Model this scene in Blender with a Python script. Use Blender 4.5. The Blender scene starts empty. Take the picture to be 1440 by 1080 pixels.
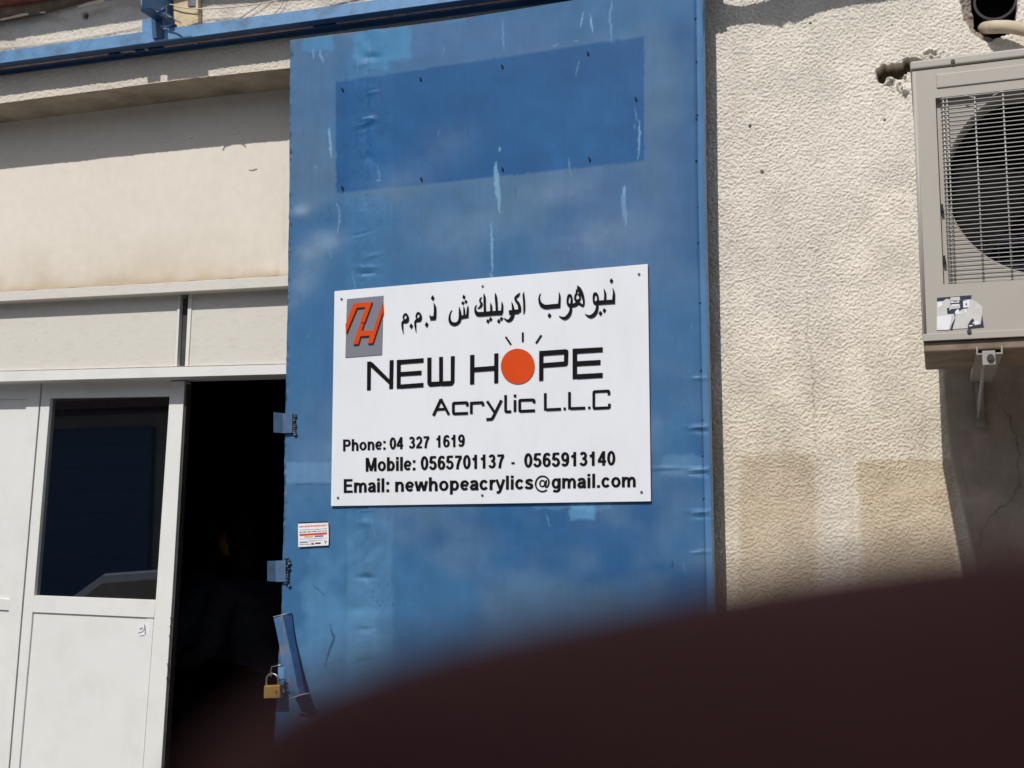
import bpy, bmesh, math, random
import numpy as np
from mathutils import Vector, Matrix
R = math.radians
random.seed(7)

# ------------------------------------------------------------------ camera
FPX = 1690.0
CAM = np.array([1.01, -3.0, 1.70])
YAW, PITCH = R(19.4), R(6.75)
cF = np.array([-math.sin(YAW) * math.cos(PITCH), math.cos(YAW) * math.cos(PITCH), math.sin(PITCH)])
cR = np.array([math.cos(YAW), math.sin(YAW), 0.0])
cU = np.cross(cR, cF)

sc = bpy.context.scene
cd = bpy.data.cameras.new('camera')
cam = bpy.data.objects.new('camera', cd)
sc.collection.objects.link(cam)
cam.matrix_world = Matrix(((cR[0], cU[0], -cF[0], CAM[0]), (cR[1], cU[1], -cF[1], CAM[1]),
                           (cR[2], cU[2], -cF[2], CAM[2]), (0, 0, 0, 1)))
cd.sensor_width = 36.0
cd.lens = FPX / 1440 * 36
cd.clip_start = 0.004
cd.clip_end = 400
cd.dof.use_dof = True
cd.dof.focus_distance = 2.95
cd.dof.aperture_fstop = 18.5
sc.camera = cam

# ------------------------------------------------------------------ light
SUN = np.array([0.14, 1.0, -1.04])          # direction the light travels
SUN = SUN / np.linalg.norm(SUN)
sd = bpy.data.lights.new('sun', 'SUN')
sd.energy = 3.55
sd.angle = R(0.5)
sd.color = (1.0, 0.965, 0.91)
so = bpy.data.objects.new('sun', sd)
sc.collection.objects.link(so)
so.location = (0, -6, 9)
so.rotation_euler = Vector(SUN).to_track_quat('-Z', 'Y').to_euler()
w = bpy.data.worlds.new('World')
sc.world = w
w.use_nodes = True
nt = w.node_tree
bg = nt.nodes['Background']
sky = nt.nodes.new('ShaderNodeTexSky')
sky.sky_type = 'NISHITA'
sky.sun_disc = False
sky.sun_elevation = math.asin(-SUN[2])
sky.sun_rotation = math.atan2(-SUN[0], -SUN[1]) % (2 * math.pi)
sky.dust_density = 1.5
nt.links.new(sky.outputs[0], bg.inputs[0])
bg.inputs[1].default_value = 0.09
sc.view_settings.view_transform = 'Standard'
sc.view_settings.look = 'None'
sc.view_settings.exposure = 0.0
sc.view_settings.gamma = 1.0
sc.cycles.max_bounces = 6
sc.cycles.use_denoising = True

# ------------------------------------------------------------------ helpers
col = sc.collection


def P(px, py, y):
    """the point of the vertical plane at depth y that is seen at a pixel of the 1440x1080 photo"""
    d = cF + cR * ((px - 720) / FPX) - cU * ((py - 540) / FPX)
    t = (y - CAM[1]) / d[1]
    return CAM + d * t


def PV(px, py, y):
    px = np.asarray(px, float); py = np.asarray(py, float)
    d = cF[None] + ((px - 720) / FPX)[..., None].reshape(-1, 1) * cR[None] - ((py - 540) / FPX).reshape(-1, 1) * cU[None]
    yy = np.broadcast_to(np.asarray(y, float), px.shape).reshape(-1)
    t = (yy - CAM[1]) / d[:, 1]
    return (CAM[None] + d * t[:, None]).reshape(px.shape + (3,))


def proj(X, Y, Z):
    dx, dy, dz = X - CAM[0], Y - CAM[1], Z - CAM[2]
    f = dx * cF[0] + dy * cF[1] + dz * cF[2]
    r = dx * cR[0] + dy * cR[1] + dz * cR[2]
    u = dx * cU[0] + dy * cU[1] + dz * cU[2]
    return 720 + FPX * r / f, 540 - FPX * u / f


def tag(o, label=None, cat=None, group=None, kind=None):
    if label: o['label'] = label
    if cat: o['category'] = cat
    if group: o['group'] = group
    if kind: o['kind'] = kind
    return o


def empty(name, loc, label=None, cat=None, group=None):
    o = bpy.data.objects.new(name, None)
    o.location = loc
    o.empty_display_size = 0.05
    col.objects.link(o)
    return tag(o, label, cat, group)


def link(name, me, m, parent=None, smooth=False):
    o = bpy.data.objects.new(name, me)
    col.objects.link(o)
    if m is not None:
        me.materials.append(m)
    if parent is not None:
        o.parent = parent
        ml = Matrix.Identity(4)
        p = parent
        while p is not None:
            ml = Matrix.Translation(p.location) @ ml
            p = p.parent
        me.transform(ml.inverted())
    if smooth:
        me.polygons.foreach_set('use_smooth', [True] * len(me.polygons))
    return o


def obj(name, bm, m, parent=None, smooth=False, bevel=0.0, seg=2, recalc=True):
    if recalc:
        bmesh.ops.recalc_face_normals(bm, faces=bm.faces)
    if bevel > 0:
        bmesh.ops.remove_doubles(bm, verts=bm.verts, dist=1e-5)
        es = [e for e in bm.edges if len(e.link_faces) == 2 and e.calc_face_angle(0) > 0.6]
        bmesh.ops.bevel(bm, geom=es, offset=bevel, segments=seg, affect='EDGES', profile=0.5, clamp_overlap=True)
    me = bpy.data.meshes.new(name)
    bm.to_mesh(me)
    bm.free()
    return link(name, me, m, parent, smooth)


def add_box(bm, x0, x1, y0, y1, z0, z1):
    vs = [bm.verts.new(p) for p in ((x0, y0, z0), (x1, y0, z0), (x1, y1, z0), (x0, y1, z0),
                                    (x0, y0, z1), (x1, y0, z1), (x1, y1, z1), (x0, y1, z1))]
    for f in ((0, 1, 5, 4), (1, 2, 6, 5), (2, 3, 7, 6), (3, 0, 4, 7), (4, 5, 6, 7), (3, 2, 1, 0)):
        bm.faces.new([vs[i] for i in f])


def box(name, x0, x1, y0, y1, z0, z1, m, parent=None, bevel=0.0):
    bm = bmesh.new()
    add_box(bm, x0, x1, y0, y1, z0, z1)
    return obj(name, bm, m, parent, bevel=bevel)


def add_prism(bm, front, dv):
    """closed prism: a loop of 3D points swept by dv"""
    a = [bm.verts.new(p) for p in front]
    b = [bm.verts.new(np.asarray(p) + np.asarray(dv)) for p in front]
    n = len(a)
    bm.faces.new(a)
    bm.faces.new(b[::-1])
    for i in range(n):
        bm.faces.new((a[i], b[i], b[(i + 1) % n], a[(i + 1) % n]))


def add_slab(bm, pts, y0, y1):
    """polygon given in photo pixels on the plane y0, thickened straight back to y1"""
    add_prism(bm, [P(p[0], p[1], y0) for p in pts], (0, y1 - y0, 0))


def slab(name, pts, y0, y1, m, parent=None, bevel=0.0):
    bm = bmesh.new()
    add_slab(bm, pts, y0, y1)
    return obj(name, bm, m, parent, bevel=bevel)


def add_tube(bm, pts, r, seg=8, caps=True):
    pts = [Vector(p) for p in pts]
    n = len(pts)
    rr = r if isinstance(r, (list, tuple)) else [r] * n
    rings = []
    prev = None
    for i, p in enumerate(pts):
        t = (pts[min(i + 1, n - 1)] - pts[max(i - 1, 0)]).normalized()
        if prev is None:
            a = Vector((0, 0, 1)) if abs(t.z) < 0.9 else Vector((1, 0, 0))
            u = t.cross(a).normalized()
        else:
            u = (prev - t * prev.dot(t)).normalized()
        prev = u
        v = t.cross(u)
        rings.append([bm.verts.new(p + (u * math.cos(k * 2 * math.pi / seg) + v * math.sin(k * 2 * math.pi / seg)) * rr[i])
                      for k in range(seg)])
    for i in range(n - 1):
        for k in range(seg):
            bm.faces.new((rings[i][k], rings[i][(k + 1) % seg], rings[i + 1][(k + 1) % seg], rings[i + 1][k]))
    if caps:
        bm.faces.new(rings[0][::-1])
        bm.faces.new(rings[-1])


def tube(name, pts, r, m, parent=None, seg=8):
    bm = bmesh.new()
    add_tube(bm, pts, r, seg)
    return obj(name, bm, m, parent, smooth=True)


def smoothpts(pts, n=6):
    """Catmull-Rom through 2D/3D points"""
    q = [np.asarray(p, float) for p in pts]
    q = [2 * q[0] - q[1]] + q + [2 * q[-1] - q[-2]]
    out = []
    for i in range(1, len(q) - 2):
        for k in range(n):
            t = k / n
            out.append(0.5 * ((2 * q[i]) + (-q[i - 1] + q[i + 1]) * t + (2 * q[i - 1] - 5 * q[i] + 4 * q[i + 1] - q[i + 2]) * t * t
                              + (-q[i - 1] + 3 * q[i] - 3 * q[i + 1] + q[i + 2]) * t ** 3))
    out.append(q[-2])
    return out


def add_disc(bm, c, r, axis='y', y1=None, seg=32, ry=None):
    """a short round slab facing the street: centre c (x,y,z), back at y1"""
    ry = ry or r
    add_prism(bm, [(c[0] + r * math.cos(2 * math.pi * k / seg), c[1], c[2] + ry * math.sin(2 * math.pi * k / seg)) for k in range(seg)],
              (0, (y1 if y1 is not None else c[1] + 0.01) - c[1], 0))


# ---- numpy noise -------------------------------------------------------
def vnoise(x, y, seed=0):
    xi = np.floor(x).astype(np.int64); yi = np.floor(y).astype(np.int64)
    fx = x - xi; fy = y - yi
    fx = fx * fx * fx * (fx * (fx * 6 - 15) + 10); fy = fy * fy * fy * (fy * (fy * 6 - 15) + 10)

    def h(a, b):
        n = (a * 374761393 + b * 668265263 + seed * 974634777) & 0x7fffffff
        n = ((n ^ (n >> 13)) * 1274126177) & 0x7fffffff
        n = (n ^ (n >> 16)) & 0xffffff
        return n / float(0xffffff)
    return (h(xi, yi) * (1 - fx) + h(xi + 1, yi) * fx) * (1 - fy) + (h(xi, yi + 1) * (1 - fx) + h(xi + 1, yi + 1) * fx) * fy


def gnoise(x, y, seed=0):
    """gradient noise, about -0.7..0.7"""
    xi = np.floor(x).astype(np.int64); yi = np.floor(y).astype(np.int64)
    fx = x - xi; fy = y - yi
    ux = fx * fx * fx * (fx * (fx * 6 - 15) + 10); uy = fy * fy * fy * (fy * (fy * 6 - 15) + 10)

    def g(a, b, dx, dy):
        n = (a * 374761393 + b * 668265263 + seed * 974634777) & 0x7fffffff
        n = ((n ^ (n >> 13)) * 1274126177) & 0x7fffffff
        n = (n ^ (n >> 16)) & 0xffff
        an = n * (2 * math.pi / 65536)
        return np.cos(an) * dx + np.sin(an) * dy
    return ((g(xi, yi, fx, fy) * (1 - ux) + g(xi + 1, yi, fx - 1, fy) * ux) * (1 - uy)
            + (g(xi, yi + 1, fx, fy - 1) * (1 - ux) + g(xi + 1, yi + 1, fx - 1, fy - 1) * ux) * uy)


def fbm(x, y, octv=4, seed=0):
    s = 0; a = 0.5; t = 0
    for k in range(octv):
        s = s + a * vnoise(x * 2 ** k + 17.3 * k, y * 2 ** k - 9.1 * k, seed + k); t += a; a *= 0.5
    return s / t


def sst(a, b, x):
    t = np.clip((x - a) / (b - a), 0, 1)
    return t * t * (3 - 2 * t)


def inpoly(px, py, poly):
    r = np.zeros(px.shape, bool)
    n = len(poly)
    for i in range(n):
        x1, y1 = poly[i]; x2, y2 = poly[(i + 1) % n]
        c = ((y1 > py) != (y2 > py)) & (px < (x2 - x1) * (py - y1) / (y2 - y1 + 1e-12) + x1)
        r ^= c
    return r


def dseg(px, py, a, b):
    vx, vy = b[0] - a[0], b[1] - a[1]
    t = np.clip(((px - a[0]) * vx + (py - a[1]) * vy) / (vx * vx + vy * vy + 1e-9), 0, 1)
    return np.hypot(px - a[0] - t * vx, py - a[1] - t * vy), t


def soft(px, py, x0, x1, y0, y1, s=6.0):
    return sst(x0 - s, x0 + s, px) * (1 - sst(x1 - s, x1 + s, px)) * sst(y0 - s, y0 + s, py) * (1 - sst(y1 - s, y1 + s, py))


def blur(a, n=1):
    for _ in range(n):
        a = (a + np.roll(a, 1, 0) + np.roll(a, -1, 0) + np.roll(a, 1, 1) + np.roll(a, -1, 1)) / 5
    return a


def grid_obj(name, V, C, m, parent=None, extra=None):
    """V: (ny,nx,3) points, C: (ny,nx,3) linear paint colour; rows go downwards"""
    ny, nx = V.shape[:2]
    me = bpy.data.meshes.new(name)
    me.vertices.add(nx * ny)
    me.vertices.foreach_set('co', V.reshape(-1).astype(np.float32))
    i = np.arange((ny - 1) * (nx - 1)); r = i // (nx - 1); c = i % (nx - 1)
    a = r * nx + c
    idx = np.stack([a + nx, a + nx + 1, a + 1, a], 1).reshape(-1)
    me.loops.add(len(idx))
    me.loops.foreach_set('vertex_index', idx.astype(np.int32))
    me.polygons.add(len(a))
    me.polygons.foreach_set('loop_start', (np.arange(len(a)) * 4).astype(np.int32))
    me.polygons.foreach_set('use_smooth', np.ones(len(a), bool))
    me.update(calc_edges=True)
    at = me.attributes.new('paint', 'FLOAT_COLOR', 'POINT')
    at.data.foreach_set('color', np.concatenate([C, np.ones((ny, nx, 1))], 2).reshape(-1).astype(np.float32))
    return link(name, me, m, parent)


# ------------------------------------------------------------------ materials
def srgb(r, g, b):
    return tuple(((c / 255 + 0.055) / 1.055) ** 2.4 if c > 10 else c / 255 / 12.92 for c in (r, g, b))


def mat(name, color, rough=0.7, metal=0.0, var=0.15, scale=12.0, bump=0.0, bscale=200.0, spec=0.5, attr=False,
        dirt=None, dirt_amt=0.0, dscale=4.0, stretch=(1, 1, 1), coat=0.0):
    m = bpy.data.materials.new(name)
    m.use_nodes = True
    t = m.node_tree
    L = t.links.new
    b = t.nodes['Principled BSDF']
    b.inputs['Roughness'].default_value = rough
    b.inputs['Metallic'].default_value = metal
    b.inputs['Specular IOR Level'].default_value = spec
    b.inputs['Coat Weight'].default_value = coat
    geo = t.nodes.new('ShaderNodeNewGeometry')
    mp = t.nodes.new('ShaderNodeMapping')
    mp.inputs['Scale'].default_value = stretch
    L(geo.outputs['Position'], mp.inputs['Vector'])
    n = t.nodes.new('ShaderNodeTexNoise')
    n.inputs['Scale'].default_value = scale
    n.inputs['Detail'].default_value = 6
    L(mp.outputs[0], n.inputs['Vector'])
    mr = t.nodes.new('ShaderNodeMapRange')
    mr.inputs['From Min'].default_value = 0.3
    mr.inputs['From Max'].default_value = 0.7
    mr.inputs['To Min'].default_value = 1 - var
    mr.inputs['To Max'].default_value = 1 + var
    L(n.outputs[0], mr.inputs['Value'])
    if attr:
        src = t.nodes.new('ShaderNodeAttribute')
        src.attribute_name = 'paint'
        so_ = src.outputs['Color']
    else:
        src = t.nodes.new('ShaderNodeRGB')
        src.outputs[0].default_value = (*color, 1)
        so_ = src.outputs[0]
    if dirt is not None:
        n2 = t.nodes.new('ShaderNodeTexNoise')
        n2.inputs['Scale'].default_value = dscale
        n2.inputs['Detail'].default_value = 9
        n2.inputs['Roughness'].default_value = 0.65
        L(mp.outputs[0], n2.inputs['Vector'])
        m2 = t.nodes.new('ShaderNodeMapRange')
        m2.inputs['From Min'].default_value = 0.48
        m2.inputs['From Max'].default_value = 0.68
        m2.inputs['To Max'].default_value = dirt_amt
        L(n2.outputs[0], m2.inputs['Value'])
        mx = t.nodes.new('ShaderNodeMixRGB')
        L(m2.outputs[0], mx.inputs[0])
        L(so_, mx.inputs[1])
        mx.inputs[2].default_value = (*dirt, 1)
        so_ = mx.outputs[0]
    mul = t.nodes.new('ShaderNodeVectorMath')
    mul.operation = 'SCALE'
    L(so_, mul.inputs[0])
    L(mr.outputs[0], mul.inputs['Scale'])
    L(mul.outputs[0], b.inputs['Base Color'])
    if bump > 0:
        nb = t.nodes.new('ShaderNodeTexNoise')
        nb.inputs['Scale'].default_value = bscale
        nb.inputs['Detail'].default_value = 4
        L(mp.outputs[0], nb.inputs['Vector'])
        bp = t.nodes.new('ShaderNodeBump')
        bp.inputs['Strength'].default_value = bump
        bp.inputs['Distance'].default_value = 0.002
        L(nb.outputs[0], bp.inputs['Height'])
        L(bp.outputs[0], b.inputs['Normal'])
    return m


M = {
    'stucco': mat('stucco_render', (.6, .6, .6), .95, attr=True, var=.05, scale=60, bump=.5, bscale=500, spec=.2),
    'blue': mat('faded_blue_paint', (.05, .15, .34), .5, attr=True, var=.08, scale=11, bump=.12, bscale=60, spec=.16),
    'bluepaint': mat('blue_gloss_paint', srgb(96, 140, 182), .45, var=.1, scale=14, dirt=srgb(70, 70, 75), dirt_amt=.5, dscale=18, bump=.15, bscale=90),
    'bluedark': mat('dark_blue_paint_and_shade', srgb(40, 78, 120), .5, var=.15, scale=20, dirt=srgb(60, 50, 45), dirt_amt=.4, dscale=25),  # dark blue paint, also the shade colour of faces turned from the sun
    'bluerust': mat('chipped_blue_paint_over_rust', srgb(62, 106, 152), .6, var=.15, scale=20, dirt=srgb(128, 116, 108), dirt_amt=1.0, dscale=30, bump=.4, bscale=120, stretch=(1, 1, .5)),
    'cream': mat('cream_board', (.7, .65, .57), .8, attr=True, var=.03, scale=30, bump=.1, bscale=400, spec=.2),
    'white': mat('white_powder_coat', (.70, .70, .675), .5, var=.02, scale=8, bump=.05, bscale=150, spec=.35, dirt=(.5, .48, .43), dirt_amt=.22, dscale=7),
    'whiteledge': mat('weathered_white_metal', (.62, .59, .54), .6, var=.05, scale=20, dirt=(.4, .36, .3), dirt_amt=.4, dscale=20, stretch=(1, 1, 3)),
    'acrylic': mat('white_acrylic_sheet', (.715, .735, .775), .4, var=.012, scale=5, spec=.4, dirt=(.60, .60, .60), dirt_amt=.32, dscale=9, stretch=(1, 1, .4)),
    'black': mat('black_acrylic', (.005, .0045, .006), .5, var=.1, spec=.12),
    'orange': mat('orange_acrylic', (.60, .060, .006), .55, var=.04, spec=.15),
    'grey': mat('grey_acrylic', srgb(118, 120, 130), .5, var=.04, spec=.3),
    'glass': mat('dark_window_glass', (.0022, .0032, .005), .015, var=.05, spec=1.0),
    'gasket': mat('dark_grey_gap', (.045, .04, .037), .8, var=.3, scale=30),
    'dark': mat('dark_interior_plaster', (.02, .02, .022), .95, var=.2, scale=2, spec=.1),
    'concrete': mat('concrete_soffit', (.36, .31, .25), .95, var=.18, scale=7, bump=.5, bscale=90, dirt=(.1, .085, .07), dirt_amt=.6, dscale=6, spec=.1),
    'rust': mat('rusty_bar', srgb(172, 140, 126), .8, var=.25, scale=40, dirt=srgb(80, 60, 50), dirt_amt=.6, dscale=50, bump=.4),
    'redbrown': mat('red_brown_paint', srgb(150, 72, 56), .6, var=.2, scale=14, dirt=srgb(80, 44, 36), dirt_amt=.5, dscale=12),
    'brown': mat('brown_timber', srgb(104, 84, 68), .85, var=.2, scale=20, dirt=srgb(150, 130, 110), dirt_amt=.4, dscale=30),
    'cable': mat('cream_cable', srgb(206, 190, 165), .6, var=.1),
    'beigebox': mat('sandy_stone_block', srgb(205, 186, 150), .9, var=.1, scale=40, bump=.5, bscale=150, dirt=srgb(120, 95, 70), dirt_amt=.7, dscale=22),
    'brass': mat('brass', srgb(196, 156, 88), .35, metal=.55, var=.15, scale=60),
    'steel': mat('steel', srgb(160, 160, 165), .3, metal=.9, var=.15, scale=60),
    'screw': mat('dull_screw', srgb(100, 98, 96), .45, metal=.6, var=.2),
    'hole': mat('bolt_hole', (.006, .006, .008), .9),
    'weld': mat('burnt_weld_bead', srgb(34, 44, 58), .5, var=.4, scale=150, bump=.8, bscale=300, dirt=srgb(110, 130, 150), dirt_amt=.7, dscale=150),
    'ac': mat('grey_beige_enamel', (.40, .37, .33), .5, var=.03, scale=6, spec=.35, dirt=(.33, .29, .24), dirt_amt=.35, dscale=6, bump=.04),
    'acwire': mat('wire_grille_enamel', (.40, .385, .36), .45, var=.05),
    'acdark': mat('fan_cavity', (.01, .01, .012), .8),
    'fan': mat('dark_grey_fan_plastic', (.008, .008, .010), .5),
    'coil': mat('aluminium_coil_fins', (.028, .034, .062), .5, metal=.3, var=.3, scale=200),
    'acbase': mat('grimy_base_pan', (.21, .16, .115), .8, var=.25, scale=14, dirt=(.09, .06, .04), dirt_amt=.85, dscale=9),
    'bracket': mat('grey_bracket_steel', (.33, .31, .285), .55, var=.15, scale=20, dirt=(.14, .10, .07), dirt_amt=.6, dscale=20),
    'hose': mat('beige_insulation_hose', (.50, .42, .30), .75, var=.12, scale=25, dirt=(.3, .22, .14), dirt_amt=.5, dscale=14),
    'pvc': mat('black_pipe', (.008, .008, .010), .3, var=.2),
    'paper': mat('white_label_paper', (.74, .74, .76), .6, var=.04, scale=50),
    'papergrey': mat('torn_label_backing', (.56, .55, .53), .8, var=.06, scale=80),
    'navy': mat('navy_print', srgb(26, 34, 60), .6, var=.1),
    'redprint': mat('red_print', srgb(200, 66, 62), .6, var=.1),
    'pinkprint': mat('pale_red_print', srgb(214, 132, 124), .6, var=.15, scale=700),
    'yellowprint': mat('yellow_print', srgb(206, 160, 70), .6, var=.1),
    'blueprint': mat('slate_blue_print', srgb(92, 108, 150), .6, var=.1),
    'greyprint': mat('grey_print', srgb(130, 130, 138), .7, var=.3, scale=900),
    'ink': mat('dark_print', srgb(56, 50, 54), .6, var=.2),
    'asphalt': mat('sandy_asphalt', (.20, .188, .17), .95, var=.2, scale=3, bump=.6, bscale=60, dirt=(.3, .26, .2), dirt_amt=.5, dscale=.7),
    'skin': mat('brown_skin', (.185, .068, .054), .7, var=.12, scale=90, bump=.5, bscale=900, spec=.03),
    'skin_glow': mat('skin_painted_glow', (.90, .46, .10), .6, var=.1, scale=60),  # skin colour with the warm light on the face painted in
    'shirt_a': mat('dark_navy_shirt', (.20, .24, .36), .9, var=.25, scale=14, spec=.1),
    'shirt_b': mat('charcoal_shirt', (.15, .16, .22), .9, var=.25, scale=14, spec=.1),
    'trousers': mat('black_trousers', (.008, .008, .009), .9, var=.2),
    'skin_dark': mat('dark_brown_skin', (.06, .03, .018), .6, var=.1, scale=60),
    'tab': mat('grey_blue_worn_paint', srgb(66, 98, 130), .5, var=.2, scale=40, dirt=srgb(90, 90, 92), dirt_amt=.6, dscale=60, bump=.2),
    'hair': mat('black_hair', (.006, .005, .005), .6, var=.2),
    'silver': mat('silver_car_paint', (.62, .68, .74), .3, metal=.1, var=.02, coat=.6),
    'tyre': mat('tyre_rubber', (.02, .02, .02), .8),
    'sand': mat('sand_render_far', (.32, .30, .275), .95, var=.12, scale=3),
    'phone': mat('phone_shell', (.02, .02, .024), .3),
}

M['glass'].node_tree.nodes['Principled BSDF'].inputs['IOR'].default_value = 1.95

# ================================================================== SETTING
# ground: one sheet
bm = bmesh.new()
vs = [bm.verts.new(p) for p in ((-120, -120, 0), (120, -120, 0), (120, 120, 0), (-120, 120, 0))]
bm.faces.new(vs)
tag(obj('ground', bm, M['asphalt']), 'sandy grey asphalt yard in front of the workshop', kind='structure')

# ---- stucco surfaces ---------------------------------------------------
def stucco_h(px, py, seed):
    wx = gnoise(px / 11, py / 10, seed + 5) * 3.5
    wy = gnoise(px / 10 + 40, py / 11, seed + 9) * 3.5
    a = gnoise((px + wx) / 4.0, (py + wy) / 3.3, seed)
    b = gnoise((px - wy) / 2.3, (py + wx) / 2.0, seed + 21)
    c = gnoise(px / 1.9, py / 1.7, seed + 41)
    rid = 1 - np.abs(gnoise((px + wy) / 8.5, (py - wx) / 6.0, seed + 61)) * 3.2
    n = .42 + a * .8 + b * .7 + .10 * rid + .30 * gnoise(px / 38, py / 30, seed + 71)
    pit = sst(.60, .68, gnoise(px / 9.0 + 3.1, py / 8.0, seed + 33))
    return (0.0023 * sst(.28, .66, n) + 0.0007 * b + 0.00035 * c - 0.0035 * pit
            + 0.0016 * gnoise(px / 60, py / 60, seed + 3)), n, pit


HOLE1 = [(1200 + a / 6, 60 + b / 6) for a, b in ((200, 240), (245, 205), (330, 190), (400, 190), (440, 135), (490, 130), (560, 145),
         (620, 150), (560, 200), (500, 240), (440, 262), (400, 290), (330, 275), (280, 285), (255, 330), (225, 332), (205, 290))]
RIM2 = [(1349, -30), (1350, 8), (1356, 28), (1364, 42), (1378, 55), (1395, 59), (1404, 50), (1420, 40), (1426, 20), (1432, -30)]
HOLE2 = [(1367, -30), (1368, 10), (1371, 38), (1382, 46), (1400, 52), (1420, 46), (1428, 25), (1430, -30)]

x0 = P(960, 500, 0)[0]; x1 = P(1530, 500, 0)[0]
xs = np.concatenate([np.linspace(x0, x1, 500), np.linspace(x1, 5.5, 6)[1:]])
zt = P(1000, -90, 0)[2]; zb = P(1000, 930, 0)[2]
zs = np.concatenate([np.linspace(4.6, zt, 5)[:-1], np.linspace(zt, zb, 860), np.linspace(zb, 0, 60)[1:]])
X, Z = np.meshgrid(xs, zs)
Yw = np.zeros_like(X)
px, py = proj(X, Yw, Z)
h, n, pit = stucco_h(px, py, 3)
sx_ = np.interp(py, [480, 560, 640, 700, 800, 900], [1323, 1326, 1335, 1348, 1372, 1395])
smooth_c = sst(sx_ - 1, sx_ + 6, px) * sst(488, 500, py)                     # cement patch below the unit, cut and toned to the unit's cast shadow
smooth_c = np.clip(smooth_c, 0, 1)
trowel = np.clip(np.exp(-((px - 1265) / 18) ** 2 - ((py - 690) / 12) ** 2) + np.exp(-((px - 1310) / 16) ** 2 - ((py - 682) / 9) ** 2), 0, 1)
low = sst(560, 900, py)
amp = (1 - .93 * smooth_c) * (1 - .75 * trowel) * (1 - .25 * low)
H = h * amp * (0.9 + .35 * fbm(px / 90, py / 90, 2, 8))
# crumbled plaster round the slot hole
h1 = blur(inpoly(px + 9 * (fbm(px / 6, py / 6, 3, 2) - .5), py + 10 * (fbm(px / 6, py / 6, 3, 4) - .5), HOLE1).astype(float), 2)
d1 = np.minimum(dseg(px, py, (1250, 113), (1271, 128))[0], dseg(px, py, (1272, 104), (1281, 98))[0])
lump = np.exp(-(d1 / 6) ** 2) + .8 * np.exp(-((px - 1312) / 14) ** 2 - ((py - 74) / 6) ** 2)
H += lump * (.016 * sst(.42, .62, fbm(px / 6, py / 4.0, 3, 77)))
rim = blur(inpoly(px + 6 * (fbm(px / 9, py / 9, 2, 12) - .5), py + 6 * (fbm(px / 9, py / 9, 2, 14) - .5), RIM2).astype(float), 2)
h2 = blur(inpoly(px + 4 * (fbm(px / 7, py / 7, 2, 15) - .5), py, HOLE2).astype(float), 1)
H += -.035 * h1 - rim * (.014 - .010 * fbm(px / 5, py / 5, 3, 31)) - .10 * h2
# cracks in the cement patch
crk = [(1440, 1300), (1412, 575), (1425, 600), (1430, 625), (1434, 660), (1433, 685), (1418, 705), (1400, 718), (1388, 735), (1380, 748), (1376, 770)]
crk = crk[1:]
dc = np.full(px.shape, 99.0)
for a, b in zip(crk[:-1], crk[1:]):
    dc = np.minimum(dc, dseg(px + 9 * (fbm(px / 9, py / 9, 3, 61) - .5), py + 7 * (fbm(px / 8, py / 8, 3, 63) - .5), a, b)[0])
for a, b in (((1415, 550), (1404, 575)), ((1352, 655), (1362, 700))):
    dc = np.minimum(dc, dseg(px, py + 4 * (fbm(px / 7, py / 7, 2, 62) - .5), a, b)[0] + .5)
crack = np.exp(-(dc / 1.0) ** 2)
H -= .0012 * crack
# paint
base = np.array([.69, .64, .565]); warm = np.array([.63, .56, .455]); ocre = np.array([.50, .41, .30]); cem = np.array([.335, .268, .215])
C = base * np.ones(px.shape + (1,))
t = sst(380, 720, py + 60 * (fbm(px / 70, py / 70, 3, 6) - .5))[..., None]
C = C * (1 - t) + warm * t
st = fbm(px / 24, py / 20, 4, 41)
p1 = soft(px + 8 * (st - .5), py + 18 * (fbm(px / 30, py / 30, 3, 43) - .5) + (px - 1040) * .08, 1040, 1148, 645, 2000, 7)
p2 = soft(px + 10 * (st - .5), py + 16 * (fbm(px / 30, py / 30, 3, 44) - .5), 1207, 1345, 647, 2000, 5)
mid = soft(px + 6 * (st - .5) - (py - 650) * .07, py, 1147, 1204, 640, 2000, 8)
pw = np.clip(p1 * (.75 + .5 * (st - .5)) + p2 * (.9 + .6 * (st - .5)), 0, 1)[..., None]
C = C * (1 - pw) + ocre * pw
C = C * (1 - .6 * mid[..., None]) + np.array([.62, .57, .50]) * .6 * mid[..., None]
C = C * (1 - .5 * (trowel * p2)[..., None]) + np.array([.58, .48, .35]) * .5 * (trowel * p2)[..., None]
C *= (1 + .16 * (fbm(px / 50, py / 60, 4, 91) - .5) * 2)[..., None]
stk_ = sst(.52, .75, fbm(px / 13, py / 160, 4, 97)) * sst(200, 700, py) * .22
C = C * (1 - stk_[..., None]) + np.array([.44, .36, .27]) * stk_[..., None]
hc_ = dseg(px + 14 * (fbm(px / 16, py / 16, 3, 98) - .5), py + 10 * (fbm(px / 13, py / 13, 3, 99) - .5), (1150, 640), (1132, 400))[0]
C *= (1 - .25 * np.exp(-(hc_ / 1.1) ** 2))[..., None]
C *= (1 - .13 * sst(.55, .25, n) * (1 - smooth_c))[..., None]
C *= (1 - .3 * pit * (1 - smooth_c))[..., None]
for dx_, dy_, dr_ in ((1055, 178, 3.0), (1072, 243, 3.6), (1244, 169, 2.6), (1140, 33, 2)):
    g_ = np.exp(-(((px - dx_) ** 2 + (py - dy_) ** 2) / (.72 * dr_) ** 2) ** 2)
    C *= (1 - .72 * g_)[..., None]; H -= .006 * g_
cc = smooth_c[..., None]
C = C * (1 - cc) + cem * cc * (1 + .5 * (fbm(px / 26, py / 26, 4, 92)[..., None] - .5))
C *= (1 - .35 * crack)[..., None]
C = C * (1 - rim[..., None]) + np.array([.26, .21, .175]) * rim[..., None] * (1 + .5 * (fbm(px / 7, py / 7, 3, 93)[..., None] - .5))
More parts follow.
